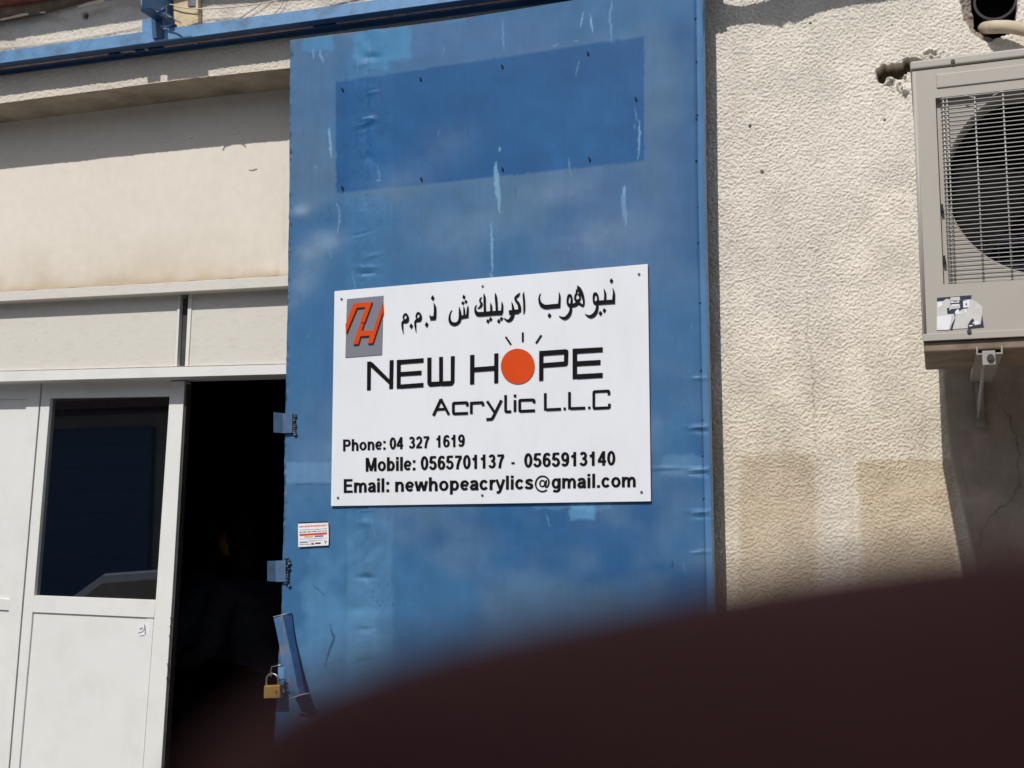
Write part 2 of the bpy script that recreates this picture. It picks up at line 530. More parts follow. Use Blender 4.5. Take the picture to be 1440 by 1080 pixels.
C = C * (1 - h1[..., None]) + np.array([.10, .075, .05]) * h1[..., None] * (.5 + fbm(px / 5, py / 5, 3, 94)[..., None])
C = C * (1 - h2[..., None]) + np.array([.03, .026, .024]) * h2[..., None]
V = np.stack([X, Yw - H, Z], -1)
wr = grid_obj('wall_right', V, C, M['stucco'])
tag(wr, 'sunlit rough cream stucco wall between the blue door and the air conditioner', kind='structure')

# left lintel beam (stucco, y=-0.10) and soffit
YB, YP = -0.05, 0.106
def beam_bottom(x):
    return np.interp(x, [-90, 0, 207, 293, 407, 1000], [157, 145.5, 118.5, 108, 96, 24])
nx_, ny_ = 900, 170
gx = np.linspace(-90, 985, nx_)
PX = np.repeat(gx[None], ny_, 0)
PY = np.linspace(0, 1, ny_)[:, None] * (beam_bottom(gx)[None] + 95) - 95
h, n, pit = stucco_h(PX, PY, 11)
rough = sst(-40, 60, PY)
ledge = .012 * sst(0, 1.5, PY - (70 - .137 * PX + 2.5 * np.sin(PX / 37) - 3)) * 0
bh = np.exp(-(((PX - 120) / 3.8) ** 2 + ((PY - 22) / 4.2) ** 2) ** 2)
shelf = np.exp(-((PY - (66.5 - .12 * PX + 4 * np.sin(PX / 60 + .6))) / 2.2) ** 2) * sst(420, 380, PX)
B = PV(PX, PY, np.full(PX.shape, YB))
B[..., 1] -= h * .9 - .02 * bh + .004 * shelf * fbm(PX / 9, PY / 9, 2, 6)
C = np.array([.63, .57, .49]) * np.ones(PX.shape + (1,)) * (1 + .2 * (fbm(PX / 40, PY / 30, 4, 5) - .5))[..., None]
dirt = sst(.45, .7, fbm(PX / 60, PY / 25, 4, 15)) * .45 * (PY < 80)
C = C * (1 - dirt[..., None]) + np.array([.33, .28, .23]) * dirt[..., None]
C *= (1 - .9 * bh)[..., None] * (1 - .4 * pit)[..., None] * (1 - .35 * shelf)[..., None]
lb = grid_obj('lintel_wall', B, C, M['stucco'])
tag(lb, 'rough stucco lintel above the shop opening, behind the blue track', kind='structure')
bm = bmesh.new()
fr = [P(x, beam_bottom(x), YB) for x in np.linspace(-90, 985, 40)]
a = [bm.verts.new(p) for p in fr]
b = [bm.verts.new((p[0], YP + .10, p[2])) for p in fr]
for i in range(len(a) - 1):
    bm.faces.new((a[i], a[i + 1], b[i + 1], b[i]))
sof = obj('lintel_soffit', bm, M['concrete'], recalc=False)
tag(sof, 'stained concrete underside of the lintel', kind='structure')
# end cap of the lintel towards the right wall
xe = P(985, 24, YB)[0]
box('lintel_end', xe - .02, xe, YB, -.001, P(985, 24, YB)[2], 4.0, M['concrete'])['kind'] = 'structure'
# upper storey wall + building shell
zt2 = P(-90, -95, YB)[2]
xl = P(-90, 300, YP)[0]
bmS = bmesh.new()
add_box(bmS, -9, xe - .03, YB + .012, .30, 3.35, 4.6)
add_box(bmS, -9, xl - .05, YB + .012, .30, 0, 3.34)
tag(obj('facade_wall', bmS, M['sand']), 'cream rendered facade continuing above and left of the opening', kind='structure')
bmS = bmesh.new()
xj = P(640, 700, 0)[0]
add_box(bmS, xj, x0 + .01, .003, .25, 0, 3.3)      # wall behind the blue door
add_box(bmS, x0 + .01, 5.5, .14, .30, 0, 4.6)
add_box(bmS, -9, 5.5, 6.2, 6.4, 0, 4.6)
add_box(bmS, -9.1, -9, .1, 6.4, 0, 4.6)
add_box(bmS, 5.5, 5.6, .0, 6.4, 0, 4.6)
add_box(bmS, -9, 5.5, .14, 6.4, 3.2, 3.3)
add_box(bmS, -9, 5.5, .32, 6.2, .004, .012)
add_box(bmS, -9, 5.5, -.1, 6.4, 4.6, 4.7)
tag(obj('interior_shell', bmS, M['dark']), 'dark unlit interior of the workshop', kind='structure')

# ================================================================== LEFT INFILL (cream panel, ledge, fascia)
inf = empty('infill_partition', P(200, 470, YP), 'cream infill panel with white ledge above the white sliding doors', 'partition')
nx_, ny_ = 160, 130
gx = np.linspace(-95, 640, nx_); tt = np.linspace(0, 1, ny_)[:, None]
top = 150 - .10 * gx - 60; bot = 411.5 - .0575 * gx
PX = np.repeat(gx[None], ny_, 0); PY = top[None] * (1 - tt) + bot[None] * tt
V = PV(PX, PY, np.full(PX.shape, YP))
V[..., 1] -= .002 * fbm(PX / 120, PY / 80, 2, 4)
dy = bot[None] - PY
stn = np.clip(np.exp(-dy / 38) * .9 * fbm(PX / 45, PY / 60, 4, 3) * 1.5 + .5 * np.exp(-dy / 5), 0, 1)
vs_ = sst(.5, .75, fbm(PX / 5, PY / 150, 3, 8)) * sst(330, 400, PX) * .5 * np.exp(-dy / 70)
C = np.array([.695, .645, .565]) * np.ones(PX.shape + (1,)) * (1 + .07 * (fbm(PX / 80, PY / 80, 4, 31) - .5))[..., None]
s_ = np.clip(stn * 1.05 + vs_, 0, 1)[..., None]
C = C * (1 - s_) + np.array([.47, .39, .29]) * s_
grid_obj('upper_panel', V, C, M['cream'], inf)
for cx, cy, rr_ in ((228, 198, 10), (267, 193.5, 3.5), (331, 187, 5), (131, 208, 4)):  # sun leaking onto the shaded panel, painted as pale specks
    slab('painted_sun_speck', [(cx - rr_, cy + 1.5), (cx - rr_ * .4, cy - .8), (cx + rr_ * .7, cy - 1.6), (cx + rr_, cy - .6), (cx + rr_ * .3, cy + .9)], YP - .0045, YP - .002, M['paper'], inf)
slab('dent', [(349, 238), (355, 234.5), (361, 237), (354, 239.5)], YP - .004, YP - .002, M['whiteledge'], inf)
# ledge
slab('ledge', [(-95, 416.2), (640, 374), (640, 390), (-95, 428.8)], .058, YP, M['whiteledge'], inf, bevel=.0015)
tube('sealant_line', [P(x, 411 - .0575 * x + .8 * math.sin(x / 9), YP - .004) for x in range(-95, 640, 20)], .0016, M['rust'], inf, seg=6)
# lower fascia panels, slot
YF = YP
slab('fascia_panel', [(-95, 425), (250.5, 405), (245, 519), (-95, 527)], YF, YF + .02, M['whiteledge'], inf)
slab('fascia_panel', [(271, 403), (640, 380), (640, 509), (264.5, 518)], YF, YF + .02, M['whiteledge'], inf)
slab('slot_back', [(235, 400), (285, 400), (285, 530), (235, 530)], YF + .05, YF + .06, M['gasket'], inf)
slab('slot_trim', [(250.7, 405), (253.8, 405), (248.6, 517), (245.2, 517)], YF - .004, YF + .05, M['white'], inf)
slab('slot_trim', [(265.6, 404), (270.8, 404), (264.3, 517), (260, 517)], YF - .004, YF + .03, M['white'], inf)
slab('slot_cover', [(253.8, 421), (265.6, 420.5), (260.4, 513), (248.6, 514)], YF + .012, YF + .018, M['gasket'], inf)
# header bar above the doors
YD = .17
slab('door_header', [(-95, 524), (640, 505.5), (640, 519.8), (-95, 539.2)], YP - .010, YD + .045, M['white'], inf, bevel=.001)
tube('header_joint', [P(x, 521.7 - .0255 * x, YP - .0105) for x in range(-90, 600, 30)], .0007, M['rust'], inf, seg=5)

# ---- white sliding doors -------------------------------------------------
def xe_mid(y):   # the joint between the leaves
    return np.interp(y, [500, 545, 830, 1080, 1620], [61.5, 57.7, 33.5, 12.7, -32])
def xe_right(y):
    return np.interp(y, [500, 540, 800, 1080, 1620], [262, 259.3, 244.5, 226.5, 192])
def xi_left(y):  # inner left line of leaf B
    return np.interp(y, [500, 560, 837, 861, 1080, 1620], [75, 70.7, 47.7, 45.2, 26.6, -20])
def xi_right(y):
    return np.interp(y, [500, 557, 844, 869, 1080, 1620], [242, 238.5, 218.9, 216.5, 201, 162])
BOT = 1560
dB = empty('sliding_door', P(140, BOT, YD), 'white sliding door leaf with a dark glass pane, half open beside the dark doorway', 'door', 'white sliding doors')
bm = bmesh.new()
T = .035
def strip(bm, L, Rr, y0, y1, n=8, yf=YD, th=T):
    ys = np.linspace(y0, y1, n)
    pts = [(float(Rr(y)), y) for y in ys] + [(float(L(y)), y) for y in ys[::-1]]
    add_slab(bm, pts, yf, yf + th)
strip(bm, lambda y: xe_mid(y) + 1.3, xi_left, 536, BOT)
strip(bm, xi_right, xe_right, 536, BOT)
add_slab(bm, [(xi_left(536), 536), (xi_right(533), 533), (xi_right(557), 557.3), (xi_left(560), 560)], YD + .0004, YD + T)
add_slab(bm, [(xi_left(837), 837.4), (xi_right(844), 844), (xi_right(869), 868.8), (xi_left(861), 861)], YD + .0004, YD + T)
add_slab(bm, [(xi_left(1500), 1500), (xi_right(1490), 1490), (xi_right(BOT), BOT), (xi_left(BOT), BOT)], YD + .0004, YD + T)
obj('frame', bm, M['white'], dB, bevel=.0008, seg=1)
slab('glass_pane', [(xi_left(560) - 2, 558), (xi_right(557) + 2, 555), (xi_right(844) + 2, 846), (xi_left(837) - 2, 840)], YD + .014, YD + .02, M['glass'], dB)
bm = bmesh.new()
strip(bm, lambda y: xi_left(y) - 3, lambda y: xi_right(y) + 3, 855, 1510, yf=YD + .0065, th=.012)
obj('lower_panel', bm, M['white'], dB)
bm = bmesh.new()
strip(bm, lambda y: xi_right(y) - 11 - (y - 869) * .0, lambda y: xi_right(y) - .5, 870, 1495, yf=YD + .0045, th=.002)
obj('panel_bead', bm, M['white'], dB)
bm = bmesh.new()
ys = np.linspace(540, BOT, 9)
for i in range(8):
    add_slab(bm, [(xe_right(ys[i]) + .1, ys[i]), (xe_right(ys[i]) + 4.2, ys[i]), (xe_right(ys[i + 1]) + 4.2, ys[i + 1] - .5), (xe_right(ys[i + 1]) + .1, ys[i + 1] - .5)], YD + .006, YD + .030)
obj('brush_seal', bm, M['gasket'], dB)
bm = bmesh.new()
for q in (([(193, 881), (203, 877), (203, 884), (200, 888), (193.5, 890)]), ([(204, 878), (211.5, 875.5), (210, 893), (206, 893), (205, 886)]),
          ([(195, 891.5), (203, 889), (204, 893), (196, 894)])):
    add_slab(bm, q, YD + .0040, YD + .0048)
obj('torn_label', bm, M['paper'], dB)
bm = bmesh.new()
for q in (([(196, 884), (200, 882), (200.6, 883.6), (197, 885.6)]), ([(203.4, 879), (204, 892), (204.9, 892), (204.3, 879)])):
    add_slab(bm, q, YD + .0032, YD + .0038)
obj('label_residue', bm, M['greyprint'], dB)
bm = bmesh.new()
for yy, hh in ((868, 5), (893, 9), (933, 14), (952, 10), (880, 4)):
    xx = float(xe_right(yy))
    add_slab(bm, [(xx - 1.0, yy), (xx + .4, yy - .5), (xx + .4, yy + hh), (xx - .2, yy + hh * .7)], YD - .0007, YD - .0002)
obj('scuff', bm, M['ink'], dB)

dA = empty('sliding_door', P(-20, BOT, YD), 'plain white door leaf without glass, cut by the left edge of the picture', 'door', 'white sliding doors')
bm = bmesh.new()
def xa_in(y):
    return np.interp(y, [500, 561, 845, 859, 1080, 1620], [42, 37.3, 13.6, 12.3, -8, -55])
strip(bm, xa_in, lambda y: xe_mid(y) - .9, 536, BOT)
strip(bm, lambda y: y * 0 - 100, lambda y: y * 0 - 84, 536, BOT)
add_slab(bm, [(-84, 537), (xa_in(537), 537), (xa_in(561), 561), (-84, 562)], YD + .0004, YD + T)
add_slab(bm, [(-84, 832), (xa_in(840), 843), (xa_in(858), 858.5), (-84, 852)], YD + .0004, YD + T)
obj('frame', bm, M['white'], dA, bevel=.0008, seg=1)
bm = bmesh.new()
strip(bm, lambda y: y * 0 - 88, lambda y: xa_in(y) + 3, 556, 848, yf=YD + .0065, th=.012)
obj('upper_panel', bm, M['white'], dA)
bm = bmesh.new()
strip(bm, lambda y: y * 0 - 88, lambda y: xa_in(y) + 3, 852, 1550, yf=YD + .0065, th=.012)
obj('lower_panel', bm, M['white'], dA)

# ================================================================== TOP TRACK
rail = empty('door_track', P(500, 20, -.14), 'long light blue steel door track running along the top of the picture', 'door track')
YR0, YR1 = -.124, -.053
A0, A1 = P(-95, 88.5 + .1365 * 95, YR0), P(1000, 88.5 - .1365 * 1000, YR0)
T0, T1 = P(-95, 72.5 + .1375 * 95, YR0), P(1000, 72.5 - .1375 * 1000, YR0)
def rail_box(bm, s0, s1, y0, y1, z0, z1):
    """segment of the track between fractions s0,s1; y from the front face, z as fraction/offset of height"""
    pts = []
    for s in (s0, s1):
        a = A0 * (1 - s) + A1 * s; t_ = T0 * (1 - s) + T1 * s
        pts.append((a, t_))
    def q(s, y, z):
        a, t_ = pts[s]
        return (a[0], YR0 + y, a[2] + z * (t_[2] - a[2]))
    v = [bm.verts.new(q(s, y, z)) for s, y, z in ((0, y0, z0), (1, y0, z0), (1, y1, z0), (0, y1, z0), (0, y0, z1), (1, y0, z1), (1, y1, z1), (0, y1, z1))]
    for f in ((0, 1, 5, 4), (1, 2, 6, 5), (2, 3, 7, 6), (3, 0, 4, 7), (4, 5, 6, 7), (3, 2, 1, 0)):
        bm.faces.new([v[i] for i in f])
bm = bmesh.new(); rail_box(bm, 0, 1, 0, .004, 0, 1); obj('front_plate', bm, M['bluepaint'], rail)
bm = bmesh.new(); rail_box(bm, 0, 1, .0045, .071, .9, 1); obj('top_plate', bm, M['bluepaint'], rail)
bm = bmesh.new(); rail_box(bm, 0, 1, .0045, .034, .005, .1); obj('front_lip', bm, M['bluedark'], rail)
bm = bmesh.new(); rail_box(bm, 0, 1, .045, .0655, .0, .1); rail_box(bm, 0, 1, .066, .0705, -.25, .88); obj('rear_lip', bm, M['bluedark'], rail)
fr_ = lambda x: (x + 95) / 1095
for i, (a_, b_) in enumerate(((-95, 188), (209, 227), (277, 497), (530, 780))):
    bm = bmesh.new(); rail_box(bm, fr_(a_), fr_(b_), .0345, .0445, -.03, .25); obj('roller_bar', bm, M['rust'], rail)
for x in (189, 207, 276, 499, 512, 528):
    p = P(x, 88.5 - .1365 * x + 9, YR0 + .040)
    bm = bmesh.new(); add_tube(bm, [p + np.array([-.006, 0, .002]), p + np.array([.006, 0, .0])], .005, 8); obj('roller', bm, M['steel'], rail)
# track points over the gaps in the lit strip; builds nothing
for s0_, s1_ in ((207, 226), (236, 292)):
    pa, pb = P(s0_, 88.5 - .1365 * s0_, YR0), P(s1_, 88.5 - .1365 * s1_, YR0)
# bracket
br = empty('track_bracket', P(215, 40, -.12), 'blue angle bracket clamped over the track at the upper left', 'bracket')
slab('mounting_plate', [(200, 27), (246, 21), (246, 47), (200, 50)], YB - .006, YB - .001, M['bluepaint'], br)
slab('front_leg', [(212.5, 25), (227, 22.5), (229, 52.5), (214.5, 54.5)], YR0 - .006, YR0 - .001, M['bluedark'], br, bevel=.0008)  # leg and arm: shade put into the darker blue
bm = bmesh.new()
pa, pb = P(197.5, 15.5, -.20), P(212, 13, -.20)
add_box(bm, pa[0], pb[0], -.20, YB - .002, pa[2], pa[2] + .005)
obj('arm', bm, M['bluedark'], br)
bm = bmesh.new()
add_box(bm, pa[0], pa[0] + .004, -.20, YB - .002, pa[2] + .0055, pa[2] + .16)
obj('web', bm, M['bluepaint'], br)
tube('bolt', [P(225, 17, -.165), P(232, 12, -.165)], .006, M['bluedark'], br)
# block on the wall and cables
blk = empty('wall_block', P(262, 30, YB), 'small sandy block fixed to the lintel just right of the blue bracket', 'block')
slab('block_body', [(244, -40), (278.5, -44), (278.5, 32), (262, 37), (244, 40)], YB - .022, YB - .003, M['beigebox'], blk, bevel=.002)
slab('steel_clip', [(264, -10), (274, -11), (274, 8), (264, 9)], YB - .026, YB - .0225, M['steel'], blk)
def cable(name, pts, y, r, m, label, group=None):
    q = smoothpts([P(p[0], p[1], y if len(p) < 3 else p[2]) for p in pts], 6)
    bm = bmesh.new(); add_tube(bm, q, r, 8)
    return tag(obj(name, bm, m, smooth=True), label, 'cable', group)
cable('cable', [(233.5, 26), (233.5, 14), (234.5, 7.5), (241, 6.5), (256, 10.5), (280, 12.5), (320, 10.5), (360, 6), (420, -6), (500, -24)], YB - .034, .0019, M['cable'],
      'thin cream cable sagging across the lintel to the right of the bracket')
cable('cable', [(216, 15.5), (226, 18), (236, 22), (246, 28), (256, 33), (263, 38)], -.165, .0017, M['cable'], 'short pale wire running from the bracket down to the track')
cable('cable', [(222, 17, -.165), (238, 22, -.165), (245, 29, -.165), (241, 35, -.165), (233, 38, -.165), (226, 37.5, -.175)], -.165, .0026, M['bluedark'], 'looped dark blue wire beside the bracket')
cable('cable', [(336, 27), (352, 16), (368, 5), (390, -12)], YB - .012, .0012, M['greyprint'], 'thin slanting grey wire on the lintel above the track')
cable('cable', [(384, 22), (396, 8), (404, -8)], YB - .010, .0009, M['greyprint'], 'very thin short wire on the lintel near the top of the blue door')

# eave with the red pipe (top left)
SL = SUN / SUN[1]
def shade_caster(name, pts, ywall, q, th, m, parent=None):
    """board at distance q before the wall whose shadow edge falls on the given wall pixels"""
    bm = bmesh.new()
    add_prism(bm, [P(a[0], a[1], ywall) - SL * q for a in pts], (0, th, 0))
    return obj(name, bm, m, parent)
ev = shade_caster('eave_board', [(-260, 92), (-60, 66), (0, 58), (22, 57.5), (24, 54.5), (100, 43.5), (200, 28.5), (246, 21), (300, 8), (420, 2), (470, -4), (560, -20), (560, -60), (-260, 20)],
                  YB, .26, .02, M['brown'])
tag(ev, 'weathered brown eave board above the lintel, just over the top of the picture', 'board')
for pts_ in ([(208, 110.3), (226, 108), (226, 115.5), (208, 118)], [(236, 106.5), (293, 98.6), (293, 107.5), (236, 114.8)]):  # unseen strips added to break the lit band on the lintel
    shade_caster('added_shade_strip', pts_, YB, .36, .002, M['brown'], ev)
pp = empty('roof_pipe', P(0, 5, -.165), 'thick red-brown pipe above a brown ledge at the very top left corner', 'pipe')
bm = bmesh.new()
add_tube(bm, [P(-120, 14, -.085), P(-20, 0, -.085), P(60, -12, -.085), P(150, -30, -.085)], [.030, .030, .030, .030], 20)
obj('pipe_body', bm, M['redbrown'], pp, smooth=True)
bm = bmesh.new()
add_slab(bm, [(-120, 20), (0, 4), (100, -12), (150, -20), (150, -12), (98, 2), (45, 17), (0, 26.5), (-120, 48)], YB - .03, YB - .002)
obj('ledge', bm, M['brown'], pp)
for seg_ in ([(0, 26.5), (14, 23.5), (30, 19), (39, 18), (38, 20.2), (20, 24), (0, 28)], [(55, 17), (63, 16), (62, 17.4), (57, 17.8)],
             [(108, 9), (124, 3), (146, -2), (146, 2), (128, 6), (112, 10)]):
    slab('plaster_crumb', seg_, YB - .036, YB - .0305, M['cable'], pp)

fl = shade_caster('added_flashing', [(930, 56), (1005, 41), (1061, 34), (1090, 37), (1101, 40), (1107, 32), (1118, 35), (1147, 21), (1171, 14), (1220, 6), (1269, 0), (1330, -14),
                                    (1330, -34), (1200, -16), (1104, 0), (1070, 6), (1040, 12), (1006, 6), (930, 14)], 0, .15, .004, M['bluedark'])  # unseen caster cut to the shadow band on the wall
tag(fl, 'unseen blue flashing added above the frame, shaped to shade the wall right of the blue door', 'flashing')

# ================================================================== BLUE DOOR
YDR = -.105
bd = empty('blue_steel_door', P(700, 1650, YDR), 'tall faded blue sheet steel door carrying the white sign', 'door')
def dl(y):
    return np.interp(y, [40, 56, 270, 560, 700, 840, 997, 1050, 1700], [408.3, 408, 407, 402, 399.7, 396, 388, 384.5, 345])
def dr(y):
    return np.interp(y, [-60, 0, 270, 560, 860, 1700], [986.5, 988, 990.8, 997, 1003.5, 1022])
def dtop(x):
    return np.interp(x, [400, 408, 470, 560, 640, 700, 800, 1000], [57, 56.3, 48, 37.5, 27, 18, 1.5, -34])
nx_, ny_ = 420, 620
U = np.linspace(0, 1, nx_)[None].repeat(ny_, 0)
tv = np.concatenate([np.linspace(0, 1, 560), 1 + np.linspace(0, 1, 61)[1:]])[:, None]
PYa = np.zeros((ny_, nx_)); PXa = np.zeros((ny_, nx_))
for it in range(4):
    PXa = dl(PYa) * (1 - U) + dr(PYa) * U if it else 400 + 600 * U
    tp = dtop(PXa)
    PYa = np.where(tv <= 1, tp + (1085 - tp) * np.minimum(tv, 1), 1085 + (1640 - 1085) * (tv - 1))
px, py = PXa, PYa
# relief (metres towards the street)
D = .0022 * (fbm(px / 190, py / 150, 3, 51) - .5) * 2
D += .0035 * (fbm(px / 55, py / 70, 2, 52) - .5) * np.exp(-((px - dl(py)) / 60) ** 2)
seam = 515 + 2 * np.sin(py / 90)
ds = px - seam
bandm = np.exp(-(ds / 30) ** 2)
D += .0016 * bandm * (fbm(px / 13, py / 19, 3, 53) - .5) * 2
D += -.0014 * np.exp(-(ds / 2.2) ** 2) * sst(.35, .6, vnoise(px * 0 + 1, py / 14, 3)) + .0010 * sst(-1.5, 1.5, ds) * np.exp(-(ds / 20) ** 2)
for k, (cx, cy, a_, ww, hh) in enumerate(((523, 80, -.006, 11, 5), (521, 168, .004, 8, 4), (520, 222, -.004, 6, 8), (516, 376, .003, 14, 2.6), (516, 385, -.004, 12, 2.4), (513, 735, .004, 10, 5),
                           (513, 812, -.005, 12, 4), (512, 886, -.004, 9, 4), (505, 856, -.003, 30, 9), (430, 350, .0035, 26, 18), (455, 320, -.003, 20, 16), (420, 300, .004, 12, 9),
                           (985, 532, .003, 12, 2.4), (984, 600, .004, 15, 2.6), (986, 607, -.003, 13, 2.4), (984, 660, .004, 18, 2.6), (986, 668, -.003, 14, 2.6), (935, 658, .0025, 18, 2),
                           (985, 719, .004, 14, 2.4), (985, 727, -.003, 12, 2), (988, 776, .003, 12, 2.4), (620, 905, .0015, 30, 20), (450, 905, .003, 26, 34))):
    D += a_ * np.exp(-((px - cx) / ww) ** 2 - ((py - cy) / hh) ** 2)
rc_ = random.Random(11)
for k in range(26):
    cy_ = rc_.uniform(90, 1060); cx_ = 515 + rc_.uniform(-9, 9)
    D += rc_.uniform(-.0022, .0022) * np.exp(-((px - cx_) / rc_.uniform(4, 13)) ** 2 - ((py - cy_ + .25 * (px - cx_)) / rc_.uniform(1.3, 3.2)) ** 2)
rs = dr(py) - px
D += .0024 * sst(11.5, 9.5, rs) - .003 * np.exp(-((rs - 10.5) / 1.1) ** 2) + .0018 * sst(2.2, .5, rs)
D += .003 * np.exp(-((px - dl(py)) / 3) ** 2) * (vnoise(px * 0, py / 6, 9) - .4)
# dark curved dent lines
for pts in ([(464, 879), (466, 888), (470, 897), (466, 908), (461, 922), (457, 938)], [(438, 822), (447, 829), (460, 841)]):
    pts = smoothpts(pts, 4)
    for i, (a, b) in enumerate(zip(pts[:-1], pts[1:])):
        dd, _ = dseg(px, py, a, b)
        D = np.minimum(D, D - .0010 * np.exp(-(dd / 1.3) ** 2) * .35)
# paint
base = np.array(srgb(58, 102, 143)); dark = np.array(srgb(30, 81, 131)); dusty = np.array(srgb(85, 112, 140)); lite = np.array(srgb(70, 120, 160)); chip = np.array(srgb(118, 160, 190))
C = base * np.ones(px.shape + (1,))
def mixc(C, c, m):
    m = np.clip(m, 0, 1)[..., None]
    return C * (1 - m) + np.asarray(c) * m
C = mixc(C, dusty, .55 * sst(.42, .68, fbm(px / 150 + 3, py / 120, 4, 71)))
C = mixc(C, dark, .75 * sst(.50, .72, fbm(px / 170, py / 150 + 8, 4, 72)))
C = mixc(C, dusty, .45 * soft(px, py, 400, 470, 60, 300, 25))
C = mixc(C, srgb(84, 112, 148), .5 * soft(px, py, 780, 960, 240, 420, 70))
C = mixc(C, srgb(76, 108, 150), .5 * soft(px, py, 560, 780, 20, 100, 25))
C = mixc(C, dusty, .45 * soft(px, py, 880, 985, 60, 420, 40) * (.6 + .8 * (fbm(px / 40, py / 90, 3, 73) - .4)))
# dusty vertical strip over the hidden frame tube
strip_ = soft(px + 5 * (fbm(px / 9, py / 30, 3, 80) - .5), py, 488, 552, 20, 2000, 3.5)
C = mixc(C, lite, strip_ * (.10 + .6 * (fbm(px / 22, py / 45, 4, 74) - .35)))
C = mixc(C, srgb(92, 132, 164), strip_ * .5 * sst(700, 800, py) * (.5 + .8 * (fbm(px / 22, py / 60, 4, 75) - .3)))
C = mixc(C, srgb(92, 140, 178), .45 * soft(px, py, 405, 552, 740, 1000, 30) * sst(.35, .65, fbm(px / 50, py / 50, 3, 76)))
# unfaded rectangle where an older sign hung
q = [(472.5, 115.5), (905.5, 50.5), (906.5, 226.5), (472.5, 272.5)]
rect = blur(inpoly(px + 1.2 * (fbm(px / 4, py / 4, 2, 81) - .5), py + 1.5 * (fbm(px / 4, py / 4, 2, 82) - .5), q).astype(float), 1)
rcol = mixc(dark * np.ones(px.shape + (1,)), srgb(38, 92, 144), .5 * sst(.35, .75, fbm(px / 90, py / 80, 3, 83)) + .3 * strip_)
C = C * (1 - rect[..., None] * .93) + rcol * rect[..., None] * .93
edge = np.clip(blur(rect, 4) - rect, 0, 1)
C = mixc(C, dusty, edge * .8)
# light cyan repaint patches along the top
def blob(x0, x1, y0, y1, s, seed, k=9):
    return soft(px + k * (fbm(px / 9, py / 9, 3, seed) - .5), py + k * (fbm(px / 9, py / 9, 3, seed + 1) - .5), x0, x1, y0, y1, s)
cy = srgb(70, 128, 170)
C = mixc(C, cy, .75 * blob(426, 468, 40, 71, 3, 101))
C = mixc(C, cy, .85 * blob(497, 577, 20, 83 , 4, 103) * (px < 590))
C = mixc(C, cy, .6 * blob(512, 545, 80, 97, 3, 105))
C = mixc(C, cy, .5 * blob(590, 655, 20, 32, 3, 107))
C = mixc(C, srgb(96, 150, 190), .65 * blob(803, 838, 707, 730, 3, 109, 12) + .3 * blob(750, 860, 706, 716, 3, 111, 12))
C = mixc(C, srgb(90, 134, 172), .7 * blob(402, 466, 650, 679, 2.5, 113, 5))
C = mixc(C, srgb(98, 140, 176), .4 * blob(930, 990, 640, 668, 5, 114))
# cloudy lighter areas
for cx, cy_, ww, hh, am in ((440, 352, 26, 22, .55), (462, 340, 20, 14, .35), (424, 296, 12, 10, .7), (425, 400, 20, 30, .4), (562, 260, 46, 26, .2), (640, 330, 60, 40, .25), (850, 330, 60, 30, .35),
                            (790, 272, 50, 20, .3), (460, 640, 60, 60, .2), (630, 205, 40, 30, .15), (905, 620, 30, 40, .25)):
    g = np.exp(-(((px - cx) + .5 * (py - cy_)) / ww) ** 2 - ((py - cy_) / hh) ** 2)
    C = mixc(C, srgb(128, 150, 172), am * g * (.5 + fbm(px / 18, py / 18, 4, 117)))
# drips and scratches in chipped paint
def mark(pts, w0, am, c=chip, wob=1.5):
    global C
    if len(pts) > 2: pts = smoothpts(pts, 4)
    px2 = px + wob * (fbm(px / 6, py / 6, 2, 131) - .5) * 2
    n_ = len(pts) - 1
    m_ = np.zeros(px.shape)
    for i, (a, b) in enumerate(zip(pts[:-1], pts[1:])):
        dd, t_ = dseg(px2, py, a, b)
        f = (i + t_) / n_
        ww = w0 * .62 * (.35 + 1.3 * np.sin(np.pi * np.clip(f, 0.03, .97)))
        m_ = np.maximum(m_, sst(ww * 1.15, ww * .55, dd))
    C = mixc(C, c, am * m_)
mark([(697.5, 229), (698, 245), (700, 270), (703, 299)], 4.2, .75)
mark([(704, 206), (702, 214)], 1.6, .7)
mark([(878, 262), (877, 285), (881, 318)], 4.0, .45)
mark([(691, 314), (692, 350), (692, 388)], 1.9, .8)
mark([(689, 386), (694, 390)], 2.5, .6)
mark([(474, 286), (478, 305), (474, 328)], 2.0, .5)
mark([(462, 180), (464, 200), (466, 222)], 2.2, .75)
mark([(439, 70), (442, 84)], 1.4, .7); mark([(449, 70), (455, 90)], 1.6, .7)
mark([(821, 16), (818, 28), (817, 40)], 1.3, .8); mark([(830, 20), (832, 34), (833, 45)], 1.8, .85)
mark([(861, 0), (858, 22), (860, 60)], 2.2, .4); mark([(706, 25), (709, 75)], 1.5, .35)
mark([(899, 168), (899, 195), (897, 224)], 1.8, .7); mark([(893, 175), (893, 183)], 1., .5)
mark([(802, 58), (814, 57)], 1.0, .7); mark([(776, 66), (786, 62)], 1.3, .5)
mark([(526, 253), (537, 254)], 1.0, .6)
mark([(877, 262), (878, 275)], 2.5, .5)
mark([(440, 235), (450, 235)], .9, .4)
dk = srgb(24, 58, 96)
mark([(464, 878), (466, 888), (470, 897), (466, 908), (461, 922), (457, 938)], 2.0, .7, dk, .5)
mark([(438, 822), (447, 829), (460, 841)], 1.0, .6, dk, .5)
mark([(945, 788), (946, 800)], 1.0, .7, dk); mark([(403, 681), (466, 681)], .9, .5, dk, 3)
mark([(884, 666), (930, 661), (975, 659), (1000, 657)], .8, .4, dk, 3)
for yy in (531, 600, 607, 660, 668, 720, 775):
    mark([(968, yy + 1), (994, yy - 1)], 1.0, .5, srgb(128, 168, 200), 2)
for yy in (376, 386, 166, 720, 812, 886):
    mark([(505, yy), (528, yy - 1)], .9, .45, srgb(120, 160, 190) if yy % 4 else dk, 3)
rs_ = random.Random(5)
